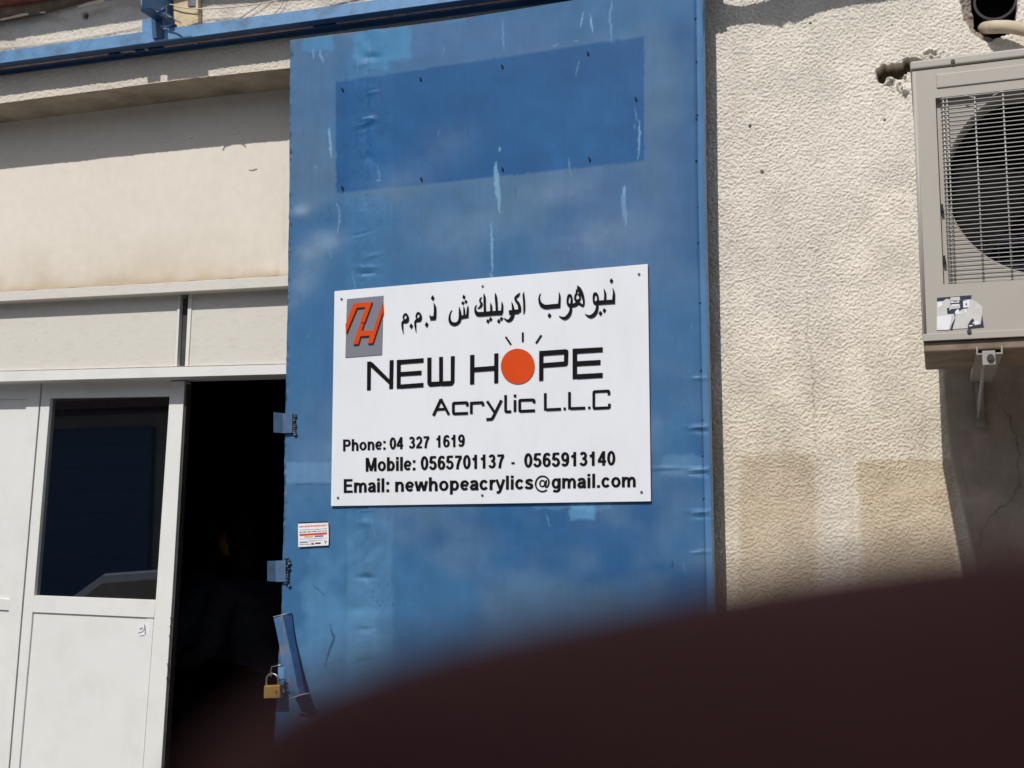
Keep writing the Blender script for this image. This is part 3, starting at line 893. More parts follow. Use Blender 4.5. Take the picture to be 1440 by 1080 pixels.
for k in range(34):
    sx0 = rs_.uniform(410, 985); sy0 = rs_.uniform(30, 960); ln = rs_.uniform(4, 26); sl_ = rs_.uniform(-.25, .25)
    mark([(sx0, sy0), (sx0 + sl_ * ln, sy0 + ln)], rs_.uniform(.7, 1.3), rs_.uniform(.2, .42), chip if rs_.random() < .6 else dk, .8)
for k in range(30):
    sy0 = rs_.uniform(60, 1060); sx0 = float(dl(np.array(sy0))) + rs_.uniform(0, 3)
    mark([(sx0, sy0), (sx0 + rs_.uniform(-1, 3), sy0 + rs_.uniform(2, 7))], rs_.uniform(1.0, 2.0), .7, srgb(52, 52, 60) if k % 3 else srgb(120, 96, 84), .8)
tiny = sst(.83, .9, vnoise(px / 2.4, py / 3.2, 140)) * sst(.55, .8, fbm(px / 60, py / 60, 2, 141))
C = mixc(C, dk, .5 * tiny * np.clip(strip_ + .25, 0, 1))
C = mixc(C, srgb(46, 60, 80), .7 * np.exp(-((rs - 10.5) / .9) ** 2) + .6 * sst(3.5, 0, px - dl(py)) * sst(.4, .6, vnoise(px / 3, py / 5, 143)))
C = mixc(C, srgb(90, 132, 172), .45 * sst(9.5, 8, rs))
C = mixc(C, srgb(126, 100, 92), .55 * sst(2.6, 0.6, py - dtop(px)) * sst(.35, .55, vnoise(px / 12, py * 0, 145)) * (px < 700))
C *= (1 + .10 * (fbm(px / 3.2, py / 60, 3, 150) - .5) + .10 * (fbm(px / 14, py / 14, 4, 151) - .5))[..., None]
Vd = PV(px, py, np.full(px.shape, YDR))
Vd[..., 1] -= D
grid_obj('sheet_panel', Vd, C, M['blue'], bd)
# edges, back and inner frame of the door
bm = bmesh.new()
lst = [Vd[0, i] for i in range(0, nx_, 10)] + [Vd[0, -1]]
rst = [Vd[i, -1] for i in range(4, ny_, 12)] + [Vd[-1, -1]]
bst = [Vd[-1, i] for i in range(nx_ - 12, 0, -20)]
lst2 = [Vd[i, 0] for i in range(ny_ - 1, 4, -12)]
loop = lst + rst + bst + lst2
va = [bm.verts.new(p) for p in loop]
vb = [bm.verts.new((p[0], YDR + .030, p[2])) for p in loop]
for i in range(len(va)):
    j = (i + 1) % len(va)
    bm.faces.new((va[i], va[j], vb[j], vb[i]))
obj('edge_frame', bm, M['bluepaint'], bd)
slab('back_sheet', [(430, 66), (986, -20), (1014, 1625), (385, 1625)], YDR + .0265, YDR + .0285, M['bluedark'], bd)
# spot welds / rivets along the right edge
for yy in (25, 86, 161, 166, 225, 290, 340, 425, 520, 590, 640, 700):
    p = P(float(dr(yy)) - 10.5 + (yy % 3 - 1), yy, YDR - .002)
    bm = bmesh.new(); bmesh.ops.create_uvsphere(bm, u_segments=8, v_segments=5, radius=.0028)
    bmesh.ops.translate(bm, verts=bm.verts, vec=p); obj('rivet', bm, M['bluedark'], bd, smooth=True)
# old bolt holes (small dark slanted ellipses)
for hx, hy in ((481, 125.5), (591, 110.5), (706, 93), (826.5, 74.5), (894, 138.5), (828.5, 223), (706.5, 237.5), (592, 251.5), (481, 264)):
    bm = bmesh.new()
    pts = [(hx + 1.4 * math.cos(a) + .6 * math.sin(a), hy + 2.5 * math.sin(a)) for a in np.linspace(0, 2 * math.pi, 13)[:-1]]
    add_slab(bm, pts, YDR - .0042, YDR - .001)
    obj('bolt_hole', bm, M['hole'], bd)

# latch tabs with welds
def tab(pl, pr, weld, ym):
    (xa, ya0, ya1), (xb, yb0, yb1), (xc, yc0, yc1) = pl
    bm = bmesh.new()
    a0, a1 = P(xa, ya0, ym - .020), P(xa, ya1, ym - .020)
    b0, b1 = P(xb, yb0, ym), P(xb, yb1, ym)
    c0, c1 = P(xc, yc0, ym + .002), P(xc, yc1, ym + .002)
    add_prism(bm, [a0, b0, b1, a1], (0, .004, 0)); add_prism(bm, [b0, c0, c1, b1], (0, .004, 0))
    t_ = obj('latch_tab', bm, M['tab'], bd)
    bm = bmesh.new()
    rnd = random.Random(int(xa))
    wx0, wx1, wy0, wy1 = weld
    for k in range(11):
        yy = wy0 + (wy1 - wy0) * (k + .5) / 11
        p = P(rnd.uniform(wx0 + 1, wx1 - 1), yy, YDR - .003)
        m4 = Matrix.Translation(p) @ Matrix.Diagonal((rnd.uniform(.005, .0075), .005, rnd.uniform(.003, .005), 1))
        bmesh.ops.create_icosphere(bm, subdivisions=2, radius=1, matrix=m4)
    obj('weld_bead', bm, M['weld'], t_, smooth=True)
tab(((384.6, 579.5, 608), (397.6, 581, 609), (411, 582, 608.5)), None, (410, 417, 582, 613), YDR - .012)
tab(((375.8, 789, 817), (387.5, 788.5, 818), (401.5, 788, 818), ), None, (401, 408, 783, 826), YDR - .010)
slab('tab_hole', [(388.2, 592), (389.8, 591.5), (390, 594), (388.4, 594.3)], YDR - .0065, YDR - .005, M['hole'], bd)

# angle-iron pull handle
hd = []
st_ = [((384.5, 867.5, .010), (397.5, 866, .026), (410, 862, .004)),
       ((388.5, 886, .012), (403, 891, .030), (412, 881, .006)),
       ((392.7, 907, .015), (409, 917, .034), (414.5, 900, .010)),
       ((396.5, 935, .020), (414, 943, .042), (421.5, 936, .020)),
       ((402, 960, .030), (418, 964, .052), (427, 965, .036)),
       ((411, 980, .042), (421, 978, .060), (429.5, 975.5, .048))]
bm = bmesh.new()
rings = [[P(a[0], a[1], YDR - a[2]) for a in s] for s in st_]
for q0, q1 in ((0, 1),):
    for i in range(5):
        add_prism(bm, [rings[i][0], rings[i][1], rings[i + 1][1], rings[i + 1][0]], (0.0005, .0035, 0))
hn = obj('handle', bm, M['bluerust'], bd)
bm = bmesh.new()
for i in range(5):
    add_prism(bm, [rings[i][1], rings[i][2], rings[i + 1][2], rings[i + 1][1]], (-.001, .0035, 0))
obj('handle_flange', bm, M['bluedark'], hn)  # flange faces away from the sun; its shade is in the colour
tube('handle_lip', [P(408, 983, YDR - .044), P(412, 981.5, YDR - .05), P(421, 978, YDR - .061), P(429, 976, YDR - .050), P(435.5, 975, YDR - .046)], .0022, M['bracket'], hn, seg=6)
tube('handle_rim', [P(384.5, 867.5, YDR - .013), P(397.5, 864.5, YDR - .026), P(410, 861.5, YDR - .006)], .0014, M['bracket'], hn, seg=6)
# hasp
hp = slab('hasp', [(391, 935.5), (399.5, 934), (400, 957), (391.5, 958)], YDR - .024, YDR - .019, M['bluepaint'], bd)
tube('staple', [P(398, 935, YDR - .026), P(390, 936, YDR - .026), P(382, 937.5, YDR - .026), P(381, 944, YDR - .026), P(381, 952, YDR - .026)], .0017, M['steel'], hp, seg=6)
tube('hasp_pin', [P(393, 957, YDR - .03), P(399, 954.5, YDR - .045), P(402, 956, YDR - .048)], .0022, M['bluedark'], hp, seg=6)

# padlock
pk = empty('padlock', P(382, 983, YDR - .03), 'small brass padlock with steel shackle hanging from the blue door hasp', 'padlock')
slab('body', [(371, 964.3), (393.3, 963.3), (393.8, 981.7), (370.6, 982.4)], YDR - .040, YDR - .022, M['brass'], pk, bevel=.002)
sh = [P(375, 966, YDR - .031), P(374.8, 957, YDR - .031)] + [P(383 - 8.2 * math.cos(a), 955.5 - 8.2 * math.sin(a), YDR - .031) for a in np.linspace(0, math.pi, 9)] + [P(391.2, 957, YDR - .031), P(391.2, 965, YDR - .031)]
tube('shackle', sh, .0027, M['steel'], pk, seg=10)
bm = bmesh.new(); c_ = P(388.6, 973, YDR - .0405); add_disc(bm, c_, .0042, y1=YDR - .0385, seg=14, ry=.005); obj('key_plug', bm, M['steel'], pk)

# small printed sticker
stk = empty('advert_sticker', P(441, 768, YDR), 'small white advertising sticker with red and blue print on the blue door', 'sticker')
SY = YDR - .0052
zx, zy = lambda a: 410 + a / 21.6, lambda b: 725 + b / 21.6
def zp(*pts):
    return [(zx(a), zy(b)) for a, b in pts]
bm = bmesh.new()
g0 = zp((198, 225), (420, 205), (650, 190), (880, 180), (1110, 182), (1122, 400), (1130, 660), (1118, 905), (900, 915), (640, 930), (420, 945), (205, 955), (200, 700), (196, 450))
add_slab(bm, g0, SY, SY + .0009)
obj('paper', bm, M['paper'], stk)
def pr(m, *polys):
    bm = bmesh.new()
    for q in polys:
        add_slab(bm, zp(*q), SY - .0005, SY - .0001)
    o_ = obj('print', bm, M[m], stk)
    if len(polys) > 1: o_['kind'] = 'stuff'
    return o_
def hline(x0, y0, x1, y1, h_):
    return ((x0, y0 - h_ / 2), (x1, y1 - h_ / 2), (x1, y1 + h_ / 2), (x0, y0 + h_ / 2))
def words(x0, y0, x1, y1, h_, n_, seed):
    rnd = random.Random(seed); out = []; x = x0
    while x < x1:
        w_ = rnd.uniform(.5, 1.6) * (x1 - x0) / n_
        xb_ = min(x + w_ * .78, x1)
        f = lambda q_: y0 + (y1 - y0) * (q_ - x0) / (x1 - x0)
        out.append(hline(x, f(x), xb_, f(xb_), h_ * rnd.uniform(.7, 1.1))); x += w_
    return out
pr('navy', hline(200, 226, 1105, 190, 36))
pr('pinkprint', *words(228, 340, 1070, 290, 56, 14, 3))
pr('ink', *words(240, 442, 1070, 398, 13, 12, 4)); pr('ink', *words(240, 508, 1070, 462, 22, 9, 5))
pr('redprint', hline(240, 590, 1075, 540, 62))
pr('yellowprint', hline(385, 648, 650, 634, 36)); pr('blueprint', hline(700, 632, 965, 618, 44), hline(245, 815, 490, 803, 36))
pr('greyprint', *words(250, 715, 1065, 680, 14, 14, 6), *words(500, 760, 960, 740, 12, 9, 7), *words(250, 880, 560, 866, 26, 8, 8), *words(540, 795, 700, 790, 14, 4, 9))
pr('ink', hline(595, 862, 680, 858, 46), hline(715, 845, 885, 834, 44), ((985, 750), (1000, 745), (1050, 850), (1030, 855)), ((1010, 800), (1070, 765), (1075, 780), (1020, 830)))

# ================================================================== SIGN
YS = -.113
sg = empty('shop_sign', P(690, 700, YS), 'white shop sign with black lettering and an orange sun, screwed to the blue door', 'sign')
slab('board', [(470.3, 409.5), (910.8, 371.2), (915.3, 705), (465.3, 711.7)], YS, YDR - .003, M['acrylic'], sg, bevel=.0006)
for i, (a_, b_) in enumerate(((480, 420.5), (678.5, 402.5), (898.5, 385.5), (475, 700), (678, 696.5), (902, 692))):
    c_ = P(a_, b_, YS - .0022)
    bm = bmesh.new(); add_disc(bm, c_, .0032, y1=YS - .0001, seg=12)
    obj('screw', bm, M['screw'], sg, smooth=False)
LT = .0022    # letter thickness
_k = [0]
def lift():
    _k[0] = (_k[0] + 1) % 9
    return .00006 * _k[0]
def stroke_poly(pts):
    """outline of a variable width stroke; pts = (x,y,width)"""
    P_ = [np.array(p[:2], float) for p in pts]; W = [p[2] / 2 for p in pts]
    L_, R_ = [], []
    n_ = len(P_)
    for i in range(n_):
        t_ = P_[min(i + 1, n_ - 1)] - P_[max(i - 1, 0)]
        t_ = t_ / (np.linalg.norm(t_) + 1e-9)
        nn = np.array([-t_[1], t_[0]])
        k = 1.0
        if 0 < i < n_ - 1:
            a = P_[i] - P_[i - 1]; a = a / (np.linalg.norm(a) + 1e-9)
            k = 1 / max(.55, abs(np.dot(nn, np.array([-a[1], a[0]]))))
        L_.append(P_[i] + nn * W[i] * k); R_.append(P_[i] - nn * W[i] * k)
    return L_ + R_[::-1]
def add_strip(bm, pts, y0, y1):
    """stroke as a chain of quads (robust for bent strokes)"""
    o = stroke_poly(pts); n_ = len(pts)
    L_ = o[:n_]; R_ = o[n_:][::-1]
    fa = [(bm.verts.new(P(l[0], l[1], y0)), bm.verts.new(P(r[0], r[1], y0))) for l, r in zip(L_, R_)]
    fb = [(bm.verts.new(P(l[0], l[1], y1)), bm.verts.new(P(r[0], r[1], y1))) for l, r in zip(L_, R_)]
    for i in range(n_ - 1):
        bm.faces.new((fa[i][0], fa[i + 1][0], fa[i + 1][1], fa[i][1]))
        bm.faces.new((fa[i][0], fb[i][0], fb[i + 1][0], fa[i + 1][0]))
        bm.faces.new((fa[i][1], fa[i + 1][1], fb[i + 1][1], fb[i][1]))
    for e in (0, n_ - 1):
        bm.faces.new((fa[e][0], fa[e][1], fb[e][1], fb[e][0]))
def letter(strokes, polys=(), m='black', parent=None, name='letter', th=LT):
    bm = bmesh.new()
    for s in strokes:
        add_strip(bm, s, YS - th - lift(), YS + .0002)
    for q in polys:
        add_slab(bm, q, YS - th - lift(), YS + .0002)
    return obj(name, bm, M[m], parent or sg)
# logo block
lg = slab('logo_block', [(487.9, 420.5), (539, 415.8), (537, 498.8), (485.6, 502.8)], YS - .002, YS - .0001, M['grey'], sg)
def z1(*pts):
    return [(460 + a / 6, 360 + b / 6) for a, b in pts]
for q in (z1((155, 578), (222, 400), (378, 388), (316, 560), (278, 561), (322, 430), (250, 437), (158, 655)),
          z1((277, 571), (310, 568), (290, 631), (388, 628), (465, 398), (469, 470), (383, 735), (340, 737), (360, 671), (281, 677), (262, 742), (217, 745))):
    bm = bmesh.new(); add_slab(bm, q, YS - .0075, YS - .0021); obj('letter', bm, M['orange'], lg)
# NEW
letter([], [[(516.2, 508.6), (521.3, 508.2), (521.0, 548.2), (515.9, 548.8)], [(547.8, 506.6), (553.2, 506.2), (552.4, 546.3), (547.2, 546.9)],
            [(520.8, 508.2), (523.5, 509.6), (549, 535.2), (548.6, 541.5), (520.6, 515.2)]])
letter([], [[(557.9, 506.3), (563.2, 505.7), (563.0, 545.9), (557.8, 546.5)], [(563, 506), (595.3, 503.6), (595.4, 509.5), (563, 512.0)],
            [(563, 523.1), (592.4, 521), (592.4, 526.9), (563, 528.8)], [(563, 540.6), (595.1, 538.2), (595.1, 544), (563, 546.2)]])
letter([], [[(600.8, 503), (606.3, 502.6), (606.2, 536.9), (604.4, 543.2), (602, 542), (600.8, 539)], [(617.4, 502), (622.6, 501.6), (622.6, 536), (620, 542.6), (617.4, 536.5)],
            [(633.8, 501), (639.2, 500.6), (638.8, 537), (636.6, 541), (633.7, 542.2)], [(604, 536.9), (618.2, 536.4), (619.4, 542.5), (604.2, 543.6)], [(621.8, 536.2), (634, 535.4), (634.2, 542.2), (620.3, 542.7)]])
# H, P, E
letter([], [[(661, 499.2), (666.8, 498.8), (666.6, 539.8), (660.8, 540.5)], [(694.9, 497.1), (700.5, 496.7), (700.3, 538.2), (694.8, 538.9)], [(666.6, 516.5), (695, 514.3), (695, 520.8), (666.6, 522.9)]])
letter([], [[(758.1, 493.6), (763.9, 493.1), (763.8, 534.7), (758, 535.4)], [(763.8, 493.2), (795.5, 491), (798.2, 492), (799, 494.2), (798.8, 497.4), (763.8, 500.0)],
            [(793.1, 497.4), (799, 497.2), (798.6, 511.5), (797, 514.3), (793, 514.9)], [(763.8, 510.4), (793.4, 508.2), (793.6, 514.8), (763.8, 516.9)]])
letter([], [[(805.1, 490.4), (811.4, 489.9), (811.2, 532.4), (805.1, 533)], [(811.2, 490.1), (847.3, 488.1), (847.4, 494.8), (811.2, 497.1)],
            [(811.2, 507.9), (844.2, 506), (844.2, 512.8), (811.2, 514.6)], [(811.2, 526.1), (847.3, 524.2), (847.3, 530.8), (811.2, 532.9)]])
letter([], [[(727.9 + 23.7 * math.cos(a), 515.1 + 24.9 * math.sin(a)) for a in np.linspace(0, 2 * math.pi, 49)[:-1]]], 'orange', name='sun_disc')
for a_, b_ in (((711, 473.5), (718.3, 484.2)), ((735, 467.3), (735, 480.4)), ((761.2, 471.2), (753.7, 482.5))):
    letter([[(a_[0], a_[1], 2.5), (b_[0], b_[1], 2.5)]], name='sun_ray')
# Acrylic L.L.C
def zs_(pts, w_):
    return [(600 + a / 5.143, 480 + b / 5.143, w_) for a, b in pts]
def rounded(pts, r_=9):
    out = [pts[0]]
    for i in range(1, len(pts) - 1):
        p0, p1, p2 = (np.array(v, float) for v in (pts[i - 1], pts[i], pts[i + 1]))
        a = (p0 - p1) / np.linalg.norm(p0 - p1); b = (p2 - p1) / np.linalg.norm(p2 - p1)
        s, e = p1 + a * r_, p1 + b * r_
        for t_ in (0, .33, .66, 1):
            out.append(tuple((1 - t_) ** 2 * s + 2 * t_ * (1 - t_) * p1 + t_ * t_ * e))
    out.append(pts[-1])
    return out
SWd = 3.7
letter([zs_([(48, 536), (103, 418)], 3.9), zs_([(101, 416), (160, 530)], 3.9), zs_([(74, 492), (136, 488)], 3.4)])
letter([zs_(rounded([(293, 468), (294, 442), (192, 446), (192, 523), (298, 519)]), SWd)])
letter([zs_([(322, 523), (322, 438)], SWd), zs_(rounded([(322, 446), (405, 441), (408, 466)]), SWd)])
letter([zs_([(437, 432), (490, 512)], SWd), zs_(rounded([(540, 425), (472, 562), (431, 564)], 12), SWd)])
letter([zs_(rounded([(570, 388), (570, 509), (611, 507)]), SWd)])
letter([zs_([(638, 384), (638, 403)], SWd), zs_([(638, 424), (638, 508)], SWd)])
letter([zs_(rounded([(776, 446), (777, 422), (672, 425), (672, 505), (783, 500)]), SWd)])
letter([zs_([(857, 374), (857, 498)], SWd), zs_([(866, 493.5), (971, 489)], SWd)])
letter([zs_([(989, 487), (1006, 486)], 3.4)])
letter([zs_([(1032, 366), (1032, 490)], SWd), zs_([(1041, 485), (1146, 481)], SWd)])
letter([zs_([(1167, 480), (1184, 479)], 3.4)])
letter([zs_(rounded([(1318, 388), (1318, 358), (1208, 363), (1208, 484), (1321, 479), (1321, 450)]), SWd)])

# Arabic line, stroke by stroke
def zA(pts):
    return [(550 + a / 8, 380 + b / 8, w_ / 8) for a, b, w_ in pts]
def zB(pts):
    return [(720 + a / 9, 380 + b / 9, w_ / 9) for a, b, w_ in pts]
def sm(pts, n_=4):
    return [tuple(p) for p in smoothpts(pts, n_)]
def dia(z, x, y, hw, hh):
    f = (lambda a, b: (550 + a / 8, 380 + b / 8)) if z == 'A' else (lambda a, b: (720 + a / 9, 380 + b / 9))
    return [f(x - hw * .15, y - hh), f(x + hw, y - hh * .1), f(x + hw * .15, y + hh), f(x - hw, y + hh * .1)]
letter([zB(sm([(1275, 222, 5), (1289, 285, 26), (1287, 340, 36), (1283, 425, 38)])), zB([(1266, 398, 54), (1060, 412, 54)]), zB(sm([(1163, 232, 5), (1177, 285, 26), (1179, 330, 28), (1176, 390, 30)])),
        zB(sm([(1085, 405, 34), (1086, 350, 24), (1074, 308, 30), (1050, 295, 34), (1034, 325, 28), (1032, 375, 24), (1045, 410, 38), (1075, 418, 44)])),
        zB(sm([(1072, 425, 38), (1078, 470, 34), (1055, 540, 44), (1005, 583, 44), (960, 578, 26), (924, 553, 6)]))],
       [dia('B', 1257, 133, 22, 34), dia('B', 1118, 543, 24, 32), dia('B', 1168, 508, 22, 32)])
letter([zB(sm([(828, 192, 6), (848, 235, 50), (878, 290, 48), (899, 350, 34), (908, 410, 24), (896, 448, 28), (858, 425, 34), (820, 410, 40)])),
        zB(sm([(822, 240, 26), (815, 290, 24), (800, 325, 24), (800, 370, 28), (830, 385, 34), (858, 365, 26), (856, 325, 22), (838, 298, 26)])), zB(sm([(835, 410, 48), (790, 440, 46), (735, 445, 46)])),
        zB(sm([(750, 430, 34), (754, 370, 26), (744, 325, 30), (722, 318, 32), (706, 350, 26), (702, 400, 26), (715, 435, 38), (740, 448, 40)])),
        zB(sm([(738, 455, 36), (744, 500, 34), (722, 562, 44), (675, 605, 42), (630, 600, 26), (594, 577, 6)]))])
letter([zB(sm([(594, 275, 5), (602, 320, 22), (600, 380, 28), (594, 470, 34)])), zB(sm([(604, 448, 54), (500, 456, 54), (425, 463, 54), (375, 440, 50), (348, 390, 30), (344, 335, 16), (360, 292, 6)]))],
       [dia('B', 472, 572, 23, 33)])
letter([zB(sm([(149, 274, 5), (145, 320, 24), (152, 400, 26), (154, 500, 24), (148, 555, 10)]))])
letter([zB(sm([(100, 286, 6), (72, 320, 34), (42, 350, 28), (52, 385, 32), (85, 430, 36), (96, 490, 40), (90, 530, 42)])), zB([(90, 520, 56), (-40, 535, 56)]),
        zA(sm([(1355, 355, 5), (1366, 395, 22), (1372, 440, 30), (1372, 490, 36), (1350, 545, 40), (1312, 568, 28), (1263, 535, 5)]))])
letter([zA([(1250, 476, 50), (1100, 486, 50)]), zA(sm([(1110, 486, 50), (1000, 494, 50), (968, 488, 46), (948, 455, 26), (946, 420, 16), (960, 388, 5)])),
        zA(sm([(1243, 352, 5), (1250, 395, 22), (1246, 480, 26)])), zA(sm([(1172, 255, 5), (1178, 300, 26), (1186, 400, 26), (1188, 470, 26)])), zA(sm([(1118, 368, 5), (1124, 400, 22), (1126, 470, 26)])),
        zA(sm([(1043, 260, 5), (1050, 305, 26), (1052, 400, 26), (1056, 480, 28)])), zA(sm([(1016, 300, 8), (1000, 330, 18), (1002, 355, 20), (1018, 375, 24), (1006, 405, 26), (985, 425, 14), (970, 424, 5)]))],
       [dia('A', 1088, 573, 19, 26), dia('A', 1118, 550, 19, 26), dia('A', 1209, 572, 19, 26), dia('A', 1239, 545, 19, 26)])
letter([zA(sm([(863, 398, 5), (862, 430, 20), (856, 510, 28)])), zA([(868, 514, 36), (775, 530, 38)]), zA(sm([(816, 405, 5), (820, 440, 18), (822, 510, 22)])),
        zA(sm([(765, 412, 5), (772, 460, 24), (776, 530, 34), (758, 585, 34), (712, 607, 40), (670, 588, 36), (656, 540, 24), (664, 485, 14), (684, 448, 5)]))],
       [dia('A', 817, 300, 18, 26), dia('A', 806, 368, 18, 22), dia('A', 840, 352, 17, 22)])
letter([zA(sm([(478, 368, 5), (492, 410, 26), (494, 470, 30), (488, 545, 36)])), zA([(500, 536, 44), (438, 540, 44)]), zA([(440, 530, 18), (436, 500, 6)])], [dia('A', 466, 312, 20, 32), ])
letter([], [dia('A', 398, 612, 20, 32)], name='letter')
for ox, oy in ((0, 0), (-145, 13)):
    letter([zA([(a + ox, b + oy, w_) for a, b, w_ in sm([(262, 590, 14), (285, 566, 34), (318, 556, 44), (332, 520, 28), (320, 488, 22), (302, 480, 22), (286, 500, 18), (282, 528, 16), (300, 545, 14)])]),
            zA([(a + ox, b + oy, w_) for a, b, w_ in sm([(272, 560, 10), (270, 600, 22), (274, 650, 16), (280, 702, 4)])])])
letter([], [dia('A', 224, 628, 20, 32)])

# text rows: upright bold narrow sans, each character cut out of its own strokes
def ell(cx, cy, rx, ry, a0, a1, n_=14):
    return [(cx + rx * math.cos(R(a)), cy + ry * math.sin(R(a))) for a in np.linspace(a0, a1, n_)]
VW, HW_ = .205, .165
XH = .735
def vs_stroke(pts):
    """give each point of a skeleton the width of its direction: stems thicker than bars"""
    out = []
    for i_, p in enumerate(pts):
        a, b = pts[max(i_ - 1, 0)], pts[min(i_ + 1, len(pts) - 1)]
        dx, dy = abs(b[0] - a[0]), abs(b[1] - a[1])
        f = dy / (dx + dy + 1e-9)
        out.append((p[0], p[1], HW_ * (1 - f) + VW * f))
    return out
def bowl(cx, w_, y0=0.0, y1=XH):
    return ell(cx, (y0 + y1) / 2, w_ / 2 - VW / 2, (y1 - y0) / 2 - HW_ / 2, 0, 360, 26)
def dot(x, y, h_=.19):
    return [(x, y), (x, y + h_)]
GL = {
 '0': (.776, [ell(.388, .5, .228, .425, 0, 360, 28)]),
 '1': (.776, [[(.42, 0), (.42, 1.0)], [(.40, .80), (.30, .72), (.13, .65)]]),
 '2': (.776, [ell(.375, .68, .225, .24, 165, -15, 12) + [(.54, .50), (.30, .27), (.17, .11)], [(.06, .085), (.69, .085)]]),
 '3': (.776, [ell(.36, .725, .20, .195, 160, -80, 12), ell(.36, .30, .235, .22, 82, -160, 14), [(.28, .515), (.42, .52)]]),
 '4': (.776, [[(.52, 0), (.52, 1.0)], [(.50, .93), (.11, .31)], [(.03, .285), (.73, .285)]]),
 '5': (.776, [[(.20, .915), (.67, .915)], [(.235, .96), (.17, .50)], ell(.37, .32, .245, .245, 140, -165, 18)]),
 '6': (.776, [ell(.39, .325, .225, .25, 0, 360, 22), [(.62, .80), (.54, .90), (.40, .925), (.26, .86), (.18, .68), (.165, .45), (.17, .32)]]),
 '7': (.776, [[(.08, .90), (.69, .90)], [(.63, .87), (.46, .62), (.34, .30), (.30, 0)]]),
 '9': (.776, [ell(.385, .675, .225, .25, 0, 360, 22), [(.155, .20), (.24, .10), (.38, .075), (.52, .14), (.60, .32), (.612, .55), (.61, .68)]]),
 'P': (.93, [[(.20, 0), (.20, 1.0)], [(.25, .915), (.55, .915)] + ell(.56, .695, .205, .22, 90, -90, 10)[1:] + [(.25, .475)]]),
 'E': (.93, [[(.20, 0), (.20, 1.0)], [(.25, .915), (.84, .915)], [(.25, .53), (.79, .53)], [(.25, .085), (.86, .085)]]),
 'M': (1.163, [[(.19, 0), (.19, 1.0)], [(.97, 0), (.97, 1.0)], [(.24, .97), (.58, .04)], [(.92, .97), (.58, .04)]]),
 'h': (.853, [[(.19, 0), (.19, 1.0)], [(.22, .46), (.28, .58), (.42, .65), (.58, .62), (.66, .50), (.665, .30), (.665, 0)]]),
 'n': (.853, [[(.19, 0), (.19, XH)], [(.22, .46), (.28, .58), (.42, .65), (.58, .62), (.66, .50), (.665, .30), (.665, 0)]]),
 'm': (1.24, [[(.17, 0), (.17, XH)], [(.20, .46), (.25, .58), (.38, .65), (.53, .62), (.60, .50), (.605, .30), (.605, 0)],
              [(.64, .46), (.69, .58), (.82, .65), (.97, .62), (1.045, .50), (1.05, .30), (1.05, 0)]]),
 'r': (.543, [[(.19, 0), (.19, XH)], [(.22, .42), (.27, .57), (.38, .645), (.54, .63)]]),
 'o': (.853, [bowl(.425, .74)]),
 'b': (.853, [[(.18, 0), (.18, 1.0)], bowl(.44, .68)]),
 'p': (.853, [[(.18, -.27), (.18, XH)], bowl(.44, .68)]),
 'g': (.853, [[(.68, XH), (.68, .02), (.64, -.12), (.52, -.19), (.36, -.19), (.20, -.14)], bowl(.41, .68)]),
 'a': (.776, [[(.13, .52), (.22, .62), (.38, .655), (.54, .62), (.60, .50), (.60, .20), (.64, 0)], [(.58, .42), (.38, .38), (.20, .32), (.14, .20), (.20, .10), (.34, .075), (.50, .13), (.59, .25)]]),
 'c': (.776, [ell(.40, XH / 2, .255, .285, 35, 325, 18)]),
 'e': (.776, [ell(.40, XH / 2, .255, .285, 10, 318, 20), [(.17, .365), (.655, .365)]]),
 's': (.776, [[(.63, .56), (.52, .645), (.36, .655), (.21, .60), (.19, .50), (.27, .425), (.46, .36), (.60, .28), (.60, .16), (.50, .09), (.36, .075), (.20, .10), (.10, .19)]]),
 'w': (1.086, [[(.10, XH), (.29, .03)], [(.54, .70), (.31, .03)], [(.54, .70), (.77, .03)], [(.98, XH), (.79, .03)]]),
 'y': (.776, [[(.09, XH), (.38, .05)], [(.68, XH), (.43, .03), (.36, -.12), (.26, -.195), (.10, -.19)]]),
 'i': (.388, [[(.19, 0), (.19, XH)], [(.19, .82), (.19, 1.0)]]),
 'l': (.388, [[(.19, 0), (.19, 1.0)]]),
 ':': (.465, [dot(.23, 0), dot(.23, XH - .19)]),
 '.': (.388, [dot(.19, 0)]),
 '-': (.465, [[(.03, .33), (.43, .33)]]),
 '@': (1.36, [[(x_, y_) for x_, y_ in ell(.69, .36, .56, .55, -52, -335, 34)] + [(1.20, .42), (1.14, .22), (1.04, .12), (.95, .13), (.93, .22), (1.00, .62)], ell(.68, .38, .20, .22, 0, 360, 20)]),
}
def glyph_row(txt, xa, xb, fbase, capH):
    x = 0; lay = []
    for ch in txt:
        w_, sk = GL[ch]
        lay.append((x, sk, ch)); x += w_
    allx = [x0_ + p[0] + sg_ * .09 for x0_, sk, ch in lay for s_ in sk for p in s_ for sg_ in (-1, 1)]
    u0, u1 = min(allx), max(allx)
    for x0_, sk, ch in lay:
        strokes = []
        for s_ in sk:
            q = vs_stroke(s_)
            if ch == '@': q = [(a, b, w_ * .56) for a, b, w_ in q]
            sc_ = (xb - xa) / (u1 - u0)
            pp_ = []
            for a, b, w_ in q:
                X_ = xa + (x0_ + a - u0) * sc_
                pp_.append((X_, fbase(X_) - b * capH(X_), w_ * (sc_ * .5 + capH(X_) * .5) * 1.07))
            strokes.append(pp_)
        letter(strokes, th=.0013)
fP = lambda x: 634.4 - (x - 482.8) * .0385
hP = lambda x: 16.4 + (x - 482) / 170 * .8
for t_, a_, b_ in (('Phone:', 482.8, 541.7), ('04', 548.3, 568), ('327', 575, 604.5), ('1619', 612.5, 653)):
    glyph_row(t_, a_, b_, fP, hP)
fM = lambda x: 663.0 - (x - 514.7) * .0257
